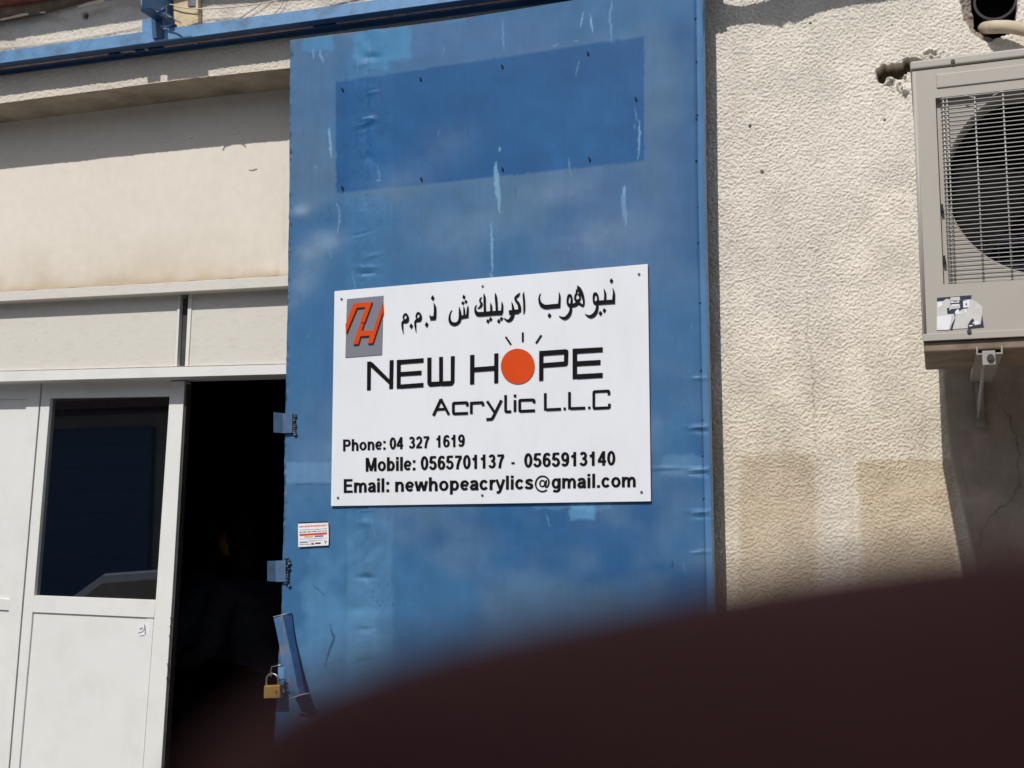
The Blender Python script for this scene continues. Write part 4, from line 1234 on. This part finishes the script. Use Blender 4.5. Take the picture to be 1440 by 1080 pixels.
hM = lambda x: 19.2 + (x - 514) / 350 * .9
for t_, a_, b_ in (('Mobile:', 514.7, 583.6), ('0565701137', 592, 710), ('-', 718, 724.6), ('0565913140', 737.5, 864.8)):
    glyph_row(t_, a_, b_, fM, hM)
fE = lambda x: 693.0 - (x - 483.8) * .0203
hE = lambda x: 19.3 + (x - 484) / 410 * .5
for t_, a_, b_ in (('Email:', 483.8, 546.6), ('newhopeacrylics@gmail.com', 556, 893.4)):
    glyph_row(t_, a_, b_, fE, hE)

# ================================================================== AIR CONDITIONER
def make_ac(ox, oz, yf, label, full=True):
    """ox: left edge, oz: bottom of the cabinet, yf: front plane; 0.80 x 0.59 x 0.30 m"""
    Wd, Hh, Dp = .80, .578, .30
    root = empty('air_conditioner', (ox, yf + Dp, oz), label, 'air conditioner', 'outdoor air conditioner units')
    sgn = 1
    def bx(bm, x0, x1, y0, y1, z0, z1):
        add_box(bm, ox + x0, ox + x1, yf + y0, yf + y1, oz + z0, oz + z1)
    # cabinet: side, back and a front made of pieces around the grille recess
    gx0, gx1, gz0, gz1 = .042, .560, .112, Hh - .082
    bm = bmesh.new()
    bx(bm, 0, gx0, 0, .03, 0, Hh - .021)
    bx(bm, gx1, Wd, 0, .03, 0, Hh - .021)
    bx(bm, gx0, gx1, 0, .03, 0, gz0)
    bx(bm, gx0, gx1, 0, .03, gz1, Hh - .021)
    bmesh.ops.remove_doubles(bm, verts=bm.verts, dist=1e-5)
    dup = [f for f in bm.faces if all(abs(f.calc_center_median()[0] - ox - q) < 1e-4 for q in (gx0,)) and (f.calc_center_median()[2] - oz < gz0 or f.calc_center_median()[2] - oz > gz1)]
    obj('front_cover', bm, M['ac'], root)
    bm = bmesh.new()
    bx(bm, .001, .012, .031, Dp, 0.001, Hh - .021); bx(bm, Wd - .012, Wd - .001, .031, Dp, .001, Hh - .021)
    bx(bm, .013, Wd - .013, Dp - .012, Dp, .001, Hh - .021)
    obj('side_panel', bm, M['ac'], root)
    # rounded corner bead on the left and bottom lip
    bm = bmesh.new(); add_tube(bm, [(ox + .004, yf + .004, oz + .001), (ox + .004, yf + .004, oz + Hh - .022)], .0052, 12); obj('corner_bead', bm, M['ac'], root, smooth=True)
    bm = bmesh.new(); bx(bm, -.004, Wd + .004, -.004, Dp + .003, Hh - .0185, Hh)
    obj('top_lid', bm, M['ac'], root, bevel=.004, seg=3)
    bm = bmesh.new(); bx(bm, .045, .70, -.003, .004, Hh - .063, Hh - .033)
    obj('embossed_strip', bm, M['ac'], root, bevel=.0026, seg=3)
    bm = bmesh.new(); bx(bm, -.001, Wd, -.0025, .003, .0, .014)
    obj('bottom_lip', bm, M['ac'], root, bevel=.001)
    bm = bmesh.new(); bx(bm, .0005, Wd - .0005, .006, Dp + .0, -.021, -.0005)
    obj('base_pan', bm, M['acbase'], root, bevel=.003)
    # recessed plate with a round opening
    cx, cz, r_ = .252, .578 - .262, .199
    seg = 72
    bm = bmesh.new()
    ring = []
    for k in range(seg):
        a = 2 * math.pi * k / seg
        c, s = math.cos(a), math.sin(a)
        # ray to the rectangle border
        tx = ((gx1 - cx) / c) if c > 1e-6 else ((gx0 - cx) / c if c < -1e-6 else 1e9)
        tz = ((gz1 - cz) / s) if s > 1e-6 else ((gz0 - cz) / s if s < -1e-6 else 1e9)
        t_ = min(abs(tx), abs(tz))
        rr_ = min(r_, t_ - .002)
        o_ = bm.verts.new((ox + cx + c * t_, yf + .016, oz + cz + s * t_))
        i_ = bm.verts.new((ox + cx + c * rr_, yf + .016, oz + cz + s * rr_))
        j_ = bm.verts.new((ox + cx + c * (rr_ - .004), yf + .022, oz + cz + s * (rr_ - .004)))
        l_ = bm.verts.new((ox + cx + c * (rr_ - .004), yf + .075, oz + cz + s * (rr_ - .004)))
        ring.append((o_, i_, j_, l_))
    for k in range(seg):
        a, b = ring[k], ring[(k + 1) % seg]
        for q in range(3):
            bm.faces.new((a[q], a[q + 1], b[q + 1], b[q]))
    # square corners
    for qx, qz in ((gx0, gz0), (gx1, gz0), (gx0, gz1), (gx1, gz1)):
        k = min(range(seg), key=lambda k_: (ring[k_][0].co.x - ox - qx) ** 2 + (ring[k_][0].co.z - oz - qz) ** 2)
        ring[k][0].co.x = ox + qx; ring[k][0].co.z = oz + qz
    obj('fan_plate', bm, M['ac'], root, smooth=False)
    bm = bmesh.new(); bx(bm, .02, .60, Dp - .05, Dp - .045, .01, Hh - .03); obj('cavity_back', bm, M['acdark'], root)
    bm = bmesh.new(); bx(bm, .60, .604, .03, Dp - .02, .01, Hh - .03); bx(bm, .014, .018, .03, Dp - .02, .01, Hh - .03); obj('cavity_wall', bm, M['acdark'], root)
    bm = bmesh.new()
    for k in range(60):
        z_ = .03 + k * .0085
        bx(bm, .04, .58, Dp - .066, Dp - .056, z_, z_ + .0022)
    for k in range(20):
        x_ = .05 + k * .027
        bx(bm, x_, x_ + .0015, Dp - .070, Dp - .058, .03, .54)
    obj('coil_fins', bm, M['coil'], root)['kind'] = 'stuff'
    # fan
    fan = []
    bm = bmesh.new(); add_tube(bm, [(ox + cx, yf + .06, oz + cz), (ox + cx, yf + .12, oz + cz)], .045, 20); obj('fan_hub', bm, M['fan'], root, smooth=False)
    for k in range(3):
        bm = bmesh.new(); a0 = k * 2 * math.pi / 3 + .5
        rows = []
        for i in range(9):
            f = i / 8; a = a0 + f * 1.15
            rows.append([bm.verts.new((ox + cx + rr_ * math.cos(a + .25 * (rr_ / r_)), yf + .065 + .055 * f, oz + cz + rr_ * math.sin(a + .25 * (rr_ / r_)))) for rr_ in (.04, .09, .14, .185)])
        for i in range(8):
            for j in range(3):
                bm.faces.new((rows[i][j], rows[i][j + 1], rows[i + 1][j + 1], rows[i + 1][j]))
        o_ = obj('fan_blade', bm, M['fan'], root, smooth=True)
    # wire guard
    nh = 44
    dz = (gz1 - gz0 - .006) / (nh - 1)
    proto = None
    for k in range(nh):
        z_ = gz0 + .003 + k * dz
        if proto is None:
            bm = bmesh.new()
            pts = [(gx0 + .010, .014, 0), (gx0 + .0105, .004, 0), (gx0 + .014, .0005, 0), (gx1 - .014, .0005, 0), (gx1 - .0105, .004, 0), (gx1 - .01, .014, 0)]
            add_tube(bm, [(ox + a, yf + b - .002, oz + gz0 + .003) for a, b, c in pts], .00095, 6)
            proto = obj('grille_wire', bm, M['acwire'], root, smooth=True)
        else:
            o_ = proto.copy(); col.objects.link(o_); o_.parent = root; o_.location.z = k * dz
    pv = None
    for x_ in (gx0 + .0145, gx0 + .0215) + tuple(gx0 + .0215 + .0525 * k for k in range(1, 10)):
        bm = bmesh.new()
        add_tube(bm, [(ox + x_, yf + .0015, oz + gz0 + .001), (ox + x_, yf + .0015, oz + gz1 - .001)], .0017, 6)
        obj('grille_wire', bm, M['acwire'], root, smooth=True)
    for a_, b_ in (((.098, Hh - .083), (.115, Hh - .090)), ((.15, Hh - .090), (.168, Hh - .083))):
        bm = bmesh.new(); add_tube(bm, [(ox + a_[0], yf, oz + a_[1]), (ox + b_[0], yf, oz + b_[1])], .0013, 6); obj('grille_clip', bm, M['acwire'], root)
    for z_ in (gz0 + .045, gz0 + .15):
        bm = bmesh.new(); bx(bm, gx0 + .0015, gx0 + .006, .002, .012, z_, z_ + .014); obj('grille_catch', bm, M['acdark'], root)
    for a_, z_ in ((.078, Hh - .0115), (.086, .0150), (.70, Hh - .0115)):
        bm = bmesh.new(); add_disc(bm, (ox + a_, yf - .0062, oz + z_), .0042, y1=yf - .001, seg=12); obj('screw', bm, M['ink'], root)
    return root
YA = -.50
tl, bl = P(1283, 90, YA), P(1298, 480, YA)
ac = make_ac((tl[0] + bl[0]) / 2, bl[2], YA, 'grey beige outdoor air conditioner with wire fan guard on the stucco wall')
ACX = (tl[0] + bl[0]) / 2
print('AC height', tl[2] - bl[2])
# torn label on the unit
def zS(*pts):
    return [(1300 + a / 4.909, 380 + b / 4.909) for a, b in pts]
def lab(name, m, polys, k):
    bm = bmesh.new()
    for q in polys: add_slab(bm, zS(*q), YA - .0012 - k * .00025, YA - .0004)
    return obj(name, bm, M[m], ac)
lab('torn_label', 'papergrey', [((85, 190), (325, 172), (320, 200), (352, 215), (400, 250), (400, 300), (412, 392), (85, 414))], 0)
lab('label_print', 'navy', [((86, 190), (325, 172), (320, 200), (246, 206), (244, 182), (180, 186), (178, 200), (150, 196), (130, 212), (86, 216)),
                            ((176, 210), (180, 240), (245, 232), (246, 262), (184, 268), (165, 285), (168, 302), (205, 300), (210, 330), (185, 380), (178, 412), (192, 412), (212, 340), (214, 300), (262, 268), (300, 262), (310, 210), (266, 206)),
                            ((398, 300), (411, 392), (300, 402), (298, 380), (318, 345), (335, 332), (345, 348), (330, 365), (352, 380), (388, 372)),
                            ((155, 262), (172, 258), (170, 300), (158, 302))], 1)
lab('label_patch', 'paper', [((88, 318), (188, 308), (182, 360), (165, 412), (86, 412)), ((266, 212), (310, 206), (308, 255), (268, 258)), ((180, 214), (240, 210), (240, 222), (180, 226)),
                             ((186, 236), (238, 232), (236, 246), (190, 250)), ((210, 288), (222, 272), (238, 270), (240, 296), (262, 292), (262, 300), (214, 306)), ((272, 268), (288, 266), (290, 292), (278, 294)),
                             ((345, 352), (372, 348), (376, 372), (352, 376)), ((90, 225), (120, 215), (125, 240), (95, 262)), ((306, 380), (330, 378), (334, 384), (308, 388))], 2)
lab('label_print', 'ink', [((284, 228), (293, 226), (294, 242), (285, 243)), ((200, 214), (228, 212), (228, 216), (200, 219))], 3)

# mounting bracket of the unit
bk = empty('wall_bracket', P(1388, 585, -.02), 'grey steel wall bracket with a long strut under the air conditioner', 'bracket')
zc = bl[2] - .027
xb_ = P(1391, 488, YA + .01)[0]
bm = bmesh.new()
add_box(bm, xb_ - .024, xb_ + .024, YA + .005, -.005, zc - .004, zc - .001)
add_box(bm, xb_ - .024, xb_ - .021, YA + .005, -.005, zc - .0005, zc + .012)
add_box(bm, xb_ + .021, xb_ + .024, YA + .005, -.005, zc - .0005, zc + .012)
obj('arm', bm, M['bracket'], bk)
bm = bmesh.new()
add_box(bm, xb_ - .014, xb_ + .010, YA - .004, YA + .0, zc - .026, zc + .002)
obj('end_plate', bm, M['bracket'], bk, bevel=.001)
bm = bmesh.new(); add_disc(bm, (xb_ + .001, YA - .010, zc - .012), .007, y1=YA - .0045, seg=6); obj('bolt', bm, M['ink'], bk)
pt0 = np.array([xb_ - .012, YA + .004, zc - .006]); pt1 = P(1387, 582, -.015); pt1[0] = xb_ - .012
bm = bmesh.new()
dv = (.010, 0, 0)
add_prism(bm, [pt0 + [0, 0, .004], pt0 - [0, 0, .018], pt1 - [0, 0, .012], pt1 + [0, 0, .012]], (.0035, 0, 0))
add_prism(bm, [pt0 + [.0037, 0, .004], pt0 + [.0037, 0, .001], pt1 + [.0037, 0, .009], pt1 + [.0037, 0, .012]], (.004, 0, 0))
obj('strut', bm, M['bracket'], bk)
bm = bmesh.new()
add_box(bm, xb_ - .014, xb_ + .004, -.012, -.004, pt1[2] - .03, zc - .005)
obj('wall_plate', bm, M['bracket'], bk)

# hose and pipe at the top right
bm = bmesh.new()
c_ = P(1399, 4, .03)
pts = []
seg = 28
for yy, rr_ in ((.0, .050), (.0, .044), (.09, .044), (.09, .050)):
    pts.append([bm.verts.new((c_[0] + rr_ * math.cos(2 * math.pi * k / seg), .015 + yy, c_[2] + rr_ * math.sin(2 * math.pi * k / seg))) for k in range(seg)])
for a, b in ((0, 1), (1, 2), (2, 3), (3, 0)):
    for k in range(seg):
        bm.faces.new((pts[a][k], pts[a][(k + 1) % seg], pts[b][(k + 1) % seg], pts[b][k]))
tag(obj('drain_pipe', bm, M['pvc'], smooth=False), 'open end of a black pipe set in the broken wall at the top right', 'pipe')
q = smoothpts([P(1383, 40, .06), P(1388, 39, .01), P(1398, 38, -.03), P(1418, 38, -.04), P(1442, 42, -.05), P(1480, 53, -.06), P(1540, 62, -.07), P(1590, 120, -.1)], 6)
bm = bmesh.new(); add_tube(bm, q, .0155, 16)
tag(obj('insulated_hose', bm, M['hose'], smooth=True), 'thick beige insulated hose coming out of the wall hole above the air conditioner', 'hose')

# ================================================================== PEOPLE
def skin_body(name, verts, edges, m, parent=None, sub=2, root=0):
    me = bpy.data.meshes.new(name)
    me.from_pydata([v[:3] for v in verts], edges, [])
    ob = bpy.data.objects.new(name, me)
    col.objects.link(ob)
    md = ob.modifiers.new('s', 'SKIN'); md.use_smooth_shade = True
    sv = me.skin_vertices[0].data
    for i, v in enumerate(verts):
        r_ = v[3]
        sv[i].radius = (r_, v[4] if len(v) > 4 else r_)
        sv[i].use_root = (i == root)
    ms = ob.modifiers.new('b', 'SUBSURF'); ms.levels = sub; ms.render_levels = sub
    dg = bpy.context.evaluated_depsgraph_get()
    m2 = bpy.data.meshes.new_from_object(ob.evaluated_get(dg))
    bpy.data.objects.remove(ob)
    return link(name, m2, m, parent, smooth=True)

def person(x, y, rot, label, shirt, lean, skin, lit=False, hs=1.0):
    cr, sr = math.cos(rot), math.sin(rot)
    def W(a, b, c):      # a: to the person's left, b: forward, c: up
        return (x + a * cr - b * sr, y + a * sr + b * cr, c * hs)
    root = empty('person', (x, y, .012), label, 'person')
    V_, E_ = [], []
    def v(a, b, c, r_, r2=None):
        V_.append((*W(a, b, c), r_ * hs, (r2 or r_) * hs)); return len(V_) - 1
    def e(*ids):
        for a, b in zip(ids[:-1], ids[1:]): E_.append((a, b))
    hip = v(0, 0, .93, .125); be = v(0, lean * .3, 1.08, .125); ch = v(0, lean * .7, 1.28, .135); nk0 = v(0, lean * .95, 1.43, .075); nk = v(0, lean * 1.1, 1.50, .055)
    hd0 = v(0, lean * 1.2 + .01, 1.58, .085); hd1 = v(0, lean * 1.28 + .02, 1.67, .088)
    e(hip, be, ch, nk0, nk, hd0, hd1)
    for s in (-1, 1):
        sh_ = v(.165 * s, lean * .85, 1.38, .062); el = v(.23 * s, lean * .6 + .06, 1.12, .045); wr_ = v(.15 * s, lean + .26, 1.05, .032); hn_ = v(.11 * s, lean + .34, 1.06, .034, .02)
        e(nk0, sh_, el, wr_, hn_)
        for k in range(4):
            f0 = v((.11 + (.02 - .012 * k)) * s, lean + .385, 1.065 - .006 * k, .010); f1 = v((.10 + (.02 - .012 * k)) * s, lean + .425, 1.05 - .006 * k, .008)
            e(hn_, f0, f1)
        th_ = v(.085 * s, lean + .35, 1.085, .010); e(hn_, th_)
        hj = v(.095 * s, 0, .86, .095); kn = v(.11 * s, .02, .50, .062); an = v(.11 * s, -.02, .10, .042); to = v(.12 * s, .13, .05, .038)
        e(hip, hj, kn, an, to)
    body = skin_body('body', V_, E_, M[skin], root)
    # clothes: slightly larger shells over the same bones
    def cloth(name, ids, edges_, m, grow):
        vv = [(*V_[i][:3], V_[i][3] + grow, V_[i][4] + grow) for i in ids]
        mp_ = {i: k for k, i in enumerate(ids)}
        return skin_body(name, vv, [(mp_[a], mp_[b]) for a, b in edges_], m, root)
    n0 = 7
    cloth_ids = [hip, be, ch, nk0, nk]
    ed = [(hip, be), (be, ch), (ch, nk0), (nk0, nk)]
    per = (len(V_) - 7) // 2
    for s in range(2):
        b0 = 7 + s * per
        cloth_ids += [b0, b0 + 1, b0 + 2, b0 + 3]
        ed += [(nk0, b0), (b0, b0 + 1), (b0 + 1, b0 + 2), (b0 + 2, b0 + 3)]
    cloth('shirt', cloth_ids, ed, M[shirt], .018)
    ids2 = [hip, be]; ed2 = [(hip, be)]
    for s in range(2):
        b0 = 7 + s * per + per - 4
        ids2 += [b0, b0 + 1, b0 + 2]
        ed2 += [(hip, b0), (b0, b0 + 1), (b0 + 1, b0 + 2)]
    cloth('trousers', ids2, ed2, M['trousers'], .014)
    hx, hy, hz = V_[hd1][:3]
    bm = bmesh.new()
    fwd = Vector((-sr, cr, 0))
    c0 = Vector((hx, hy, hz + .02)) - fwd * .025
    bmesh.ops.create_uvsphere(bm, u_segments=20, v_segments=14, radius=1, matrix=Matrix.Translation(c0) @ Matrix.Rotation(rot, 4, 'Z') @ Matrix.Diagonal((.104 * hs, .122 * hs, .128 * hs, 1)))
    bmesh.ops.delete(bm, geom=[v_ for v_ in bm.verts if (v_.co - c0).dot(fwd) > .045 and v_.co.z < c0.z + .03], context='VERTS')
    obj('hair', bm, M['hair'], root, smooth=True)
    bm = bmesh.new()
    fc = Vector((hx, hy, hz - .045)) + fwd * .088
    bmesh.ops.create_cone(bm, cap_ends=True, segments=8, radius1=.018, radius2=.006, depth=.04, matrix=Matrix.Translation(fc))
    obj('nose', bm, M[skin], root, smooth=True)
    if lit:  # face patch whose glow is only a brighter, more orange skin
        bm = bmesh.new()
        bmesh.ops.create_uvsphere(bm, u_segments=20, v_segments=14, radius=1, matrix=Matrix.Translation(Vector((hx, hy, hz - .050)) + fwd * .060) @ Matrix.Rotation(rot, 4, 'Z') @ Matrix.Diagonal((.080, .070, .076, 1)))
        obj('face', bm, M['skin_glow'], root, smooth=True)
    bm = bmesh.new()
    sd_ = Vector((cr, sr, 0))
    for s in (-1, 1):
        bmesh.ops.create_uvsphere(bm, u_segments=8, v_segments=6, radius=.011, matrix=Matrix.Translation(Vector((hx, hy, hz - .01)) + fwd * .080 + sd_ * .032 * s))
    obj('eyes', bm, M['paper'], root, smooth=True)
    bm = bmesh.new()
    for s in (-1, 1):
        bmesh.ops.create_uvsphere(bm, u_segments=10, v_segments=8, radius=1, matrix=Matrix.Translation(Vector((hx, hy, hz - .03)) + sd_ * .090 * s) @ Matrix.Diagonal((.010, .018, .03, 1)))
    obj('ears', bm, M[skin], root, smooth=True)
    return root
pL = P(262, 800, 2.35); pR_ = P(374, 800, 2.2)
person(pL[0], 2.35, R(-35), 'person in a dark navy shirt standing in the dark doorway, the left of the two', 'shirt_a', .14, 'skin_dark')
person(pR_[0], 2.2, R(75), 'person in a charcoal shirt nearest the blue door, inside the dark doorway', 'shirt_b', .12, 'skin_dark', True)

# ---- the photographer's hand over the lens -------------------------------
def Cl(x_, y_, d_):
    return CAM + cR * x_ + cU * y_ + cF * d_
def Cp(px_, py_, d_):
    return Cl((px_ - 720) / FPX * d_, -(py_ - 540) / FPX * d_, d_)
hv, he = [], []
def hvtx(p, r_, r2=None):
    hv.append((*p, r_, r2 or r_)); return len(hv) - 1
def hch(*ids):
    for a, b in zip(ids[:-1], ids[1:]): he.append((a, b))
wrist = hvtx(Cl(.135, -.085, .010), .027, .022)
palm = hvtx(Cl(.105, -.055, .018), .033, .022)
kn_i = hvtx(Cl(.082, -.030, .030), .016)
kn_m = hvtx(Cl(.085, -.047, .034), .016)
kn_r = hvtx(Cl(.090, -.065, .032), .015)
kn_p = hvtx(Cl(.098, -.082, .026), .014)
hch(wrist, palm); 
for k_ in (kn_i, kn_m, kn_r, kn_p): hch(palm, k_)
hch(kn_i, hvtx(Cl(.046, -.0165, .047), .0105), hvtx(Cp(1440, 1112, .0400), .0093), hvtx(Cp(1000, 1306, .0340), .0103), hvtx(Cp(700, 1424, .0300), .0102), hvtx(Cp(500, 1522, .0275), .0097), hvtx(Cp(380, 1602, .0262), .0078))
hch(kn_m, hvtx(Cl(.055, -.046, .045), .0095), hvtx(Cl(.028, -.050, .030), .0085), hvtx(Cl(.008, -.052, .016), .0075))
hch(kn_r, hvtx(Cl(.062, -.066, .040), .0090), hvtx(Cl(.036, -.068, .026), .0080), hvtx(Cl(.018, -.066, .010), .0070))
hch(kn_p, hvtx(Cl(.075, -.086, .030), .0080), hvtx(Cl(.053, -.088, .016), .0070), hvtx(Cl(.040, -.082, .004), .0062))
th0 = hvtx(Cl(.095, -.055, -.010), .018); hch(palm, th0, hvtx(Cl(.062, -.035, -.026), .0125), hvtx(Cl(.040, -.018, -.024), .0105))
hch(wrist, hvtx(Cl(.175, -.150, -.02), .030), hvtx(Cl(.225, -.26, -.08), .036), hvtx(Cl(.25, -.36, -.14), .040))
hand = skin_body('hand', hv, he, M['skin'], None, sub=3)
tag(hand, 'dark out-of-focus finger and hand blocking the bottom right of the view, close to the lens', 'hand')
# the phone it holds (the lens is at its back face)
ph = empty('phone', tuple(Cl(-.04, 0, -.006)), 'dark phone held behind the lens by the hand', 'phone')
bm = bmesh.new()
cs = [(-.112, -.025), (.036, -.025), (.036, .060), (-.112, .060)]
a = [bm.verts.new(Cl(x_, y_, -.0015)) for x_, y_ in cs]; b = [bm.verts.new(Cl(x_, y_, -.0095)) for x_, y_ in cs]
bm.faces.new(a); bm.faces.new(b[::-1])
for i in range(4): bm.faces.new((a[i], a[(i + 1) % 4], b[(i + 1) % 4], b[i]))
obj('shell', bm, M['phone'], ph, bevel=.003, seg=3)
bm = bmesh.new()
cs = [(-.104, -.022), (.024, -.022), (.024, .055), (-.104, .055)]
bm.faces.new([bm.verts.new(Cl(x_, y_, -.0098)) for x_, y_ in cs])
obj('screen', bm, M['glass'], ph, recalc=False)

# ================================================================== ACROSS THE YARD (seen only in the glass)
car = empty('parked_car', (-3.6, -3.7, 0), 'silver saloon car parked in the yard, mirrored at the bottom of the dark door glass', 'car')
cx0, cy0, Wc = -3.6, -3.7, 1.74
prof = [(-2.25, .34), (-2.27, .55), (-2.15, .70), (-1.10, .90), (-.95, .93), (1.45, .96), (2.05, .95), (2.22, .80), (2.22, .36)]
bm = bmesh.new()
for s in (0,):
    n_ = len(prof)
    rows = []
    for yy, k in ((-Wc / 2, .97), (-Wc / 2 + .10, 1.0), (Wc / 2 - .10, 1.0), (Wc / 2, .97)):
        rows.append([bm.verts.new((cx0 + a * k, cy0 + yy, .34 + (b - .34) * (k if k == 1 else .96))) for a, b in prof])
    for i in range(3):
        for j in range(n_):
            bm.faces.new((rows[i][j], rows[i][(j + 1) % n_], rows[i + 1][(j + 1) % n_], rows[i + 1][j]))
    bm.faces.new(rows[0]); bm.faces.new(rows[3][::-1])
obj('body', bm, M['silver'], car, bevel=.03, seg=3)
cab = [(-1.05, .93), (-.42, 1.40), (.15, 1.44), (.85, 1.40), (1.55, .97)]
bm = bmesh.new()
A_ = [[bm.verts.new((cx0 + a, cy0 + s * (Wc / 2 - .06 - (b - .93) * .38), b)) for a, b in cab] for s in (-1, 1)]
for j in range(5):
    bm.faces.new((A_[0][j], A_[0][(j + 1) % 5], A_[1][(j + 1) % 5], A_[1][j]))
bm.faces.new(A_[0]); bm.faces.new(A_[1][::-1])
obj('roof', bm, M['silver'], car, bevel=.03, seg=3)
def cabpt(a, b, s, out=.006):
    return (cx0 + a, cy0 + s * (Wc / 2 - .06 - (b - .93) * .38 + out), b)
for s in (-1, 1):
    for q in ([(-.88, .98), (-.40, 1.34), (.08, 1.38), (.08, .99)], [(.16, .99), (.16, 1.38), (.82, 1.34), (1.32, 1.0)]):
        bm = bmesh.new(); bm.faces.new([bm.verts.new(cabpt(a, b, s)) for a, b in q]); obj('side_window', bm, M['glass'], car)
for name, (a0, b0), (a1, b1), o_ in (('windscreen', (-1.03, .955), (-.46, 1.38), -.012), ('rear_window', (1.50, 1.0), (.90, 1.375), .012)):
    bm = bmesh.new()
    bm.faces.new([bm.verts.new((cx0 + a + o_, cy0 + y_, b + .008)) for a, b, y_ in ((a0, b0, -.74), (a0, b0, .74), (a1, b1, .56), (a1, b1, -.56))])
    obj(name, bm, M['glass'], car)
for a in (-1.35, 1.38):
    for s in (-1, 1):
        bm = bmesh.new(); yo = cy0 + s * (Wc / 2 - .10)
        add_tube(bm, [(cx0 + a, yo - .11, .32), (cx0 + a, yo + .11, .32)], .32, 24); w_ = obj('wheel', bm, M['tyre'], car, bevel=.02)
        bm = bmesh.new(); add_tube(bm, [(cx0 + a, yo - .12, .32), (cx0 + a, yo + .12, .32)], .20, 18); obj('rim', bm, M['silver'], w_)
for s in (-1, 1):
    bm = bmesh.new(); add_box(bm, cx0 - 2.29, cx0 - 2.15, cy0 + s * .62 - .16, cy0 + s * .62 + .16, .58, .68); obj('headlight', bm, M['paper'], car, bevel=.02)
    bm = bmesh.new(); add_box(bm, cx0 + 2.16, cx0 + 2.26, cy0 + s * .64 - .14, cy0 + s * .64 + .14, .68, .80); obj('tail_light', bm, M['redprint'], car, bevel=.02)

ob_ = empty('opposite_building', (-6, -11, 0), 'long low workshop building across the yard, dimly mirrored in the door glass', 'building')
bm = bmesh.new(); add_box(bm, -26, 12, -17, -11, 0, 4.6); obj('wall', bm, M['sand'], ob_)
bm = bmesh.new(); add_box(bm, -26.2, 12.2, -17.2, -10.6, 4.603, 4.8); obj('roof', bm, M['brown'], ob_)
for k, x_ in enumerate((-22, -16.5, -11, -5.5, 0, 5.5)):
    bm = bmesh.new(); add_box(bm, x_ - 1.6, x_ + 1.6, -10.99, -10.9, .02, 3.1)
    for j in range(9): add_box(bm, x_ - 1.6, x_ + 1.6, -10.898, -10.88, .3 + j * .32, .32 + j * .32)
    obj('shutter', bm, M['bluepaint'] if k % 2 else M['bluedark'], ob_)
bm = bmesh.new(); add_box(bm, -26, 12, -10.98, -10.2, 3.3, 3.42); obj('canopy', bm, M['brown'], ob_)
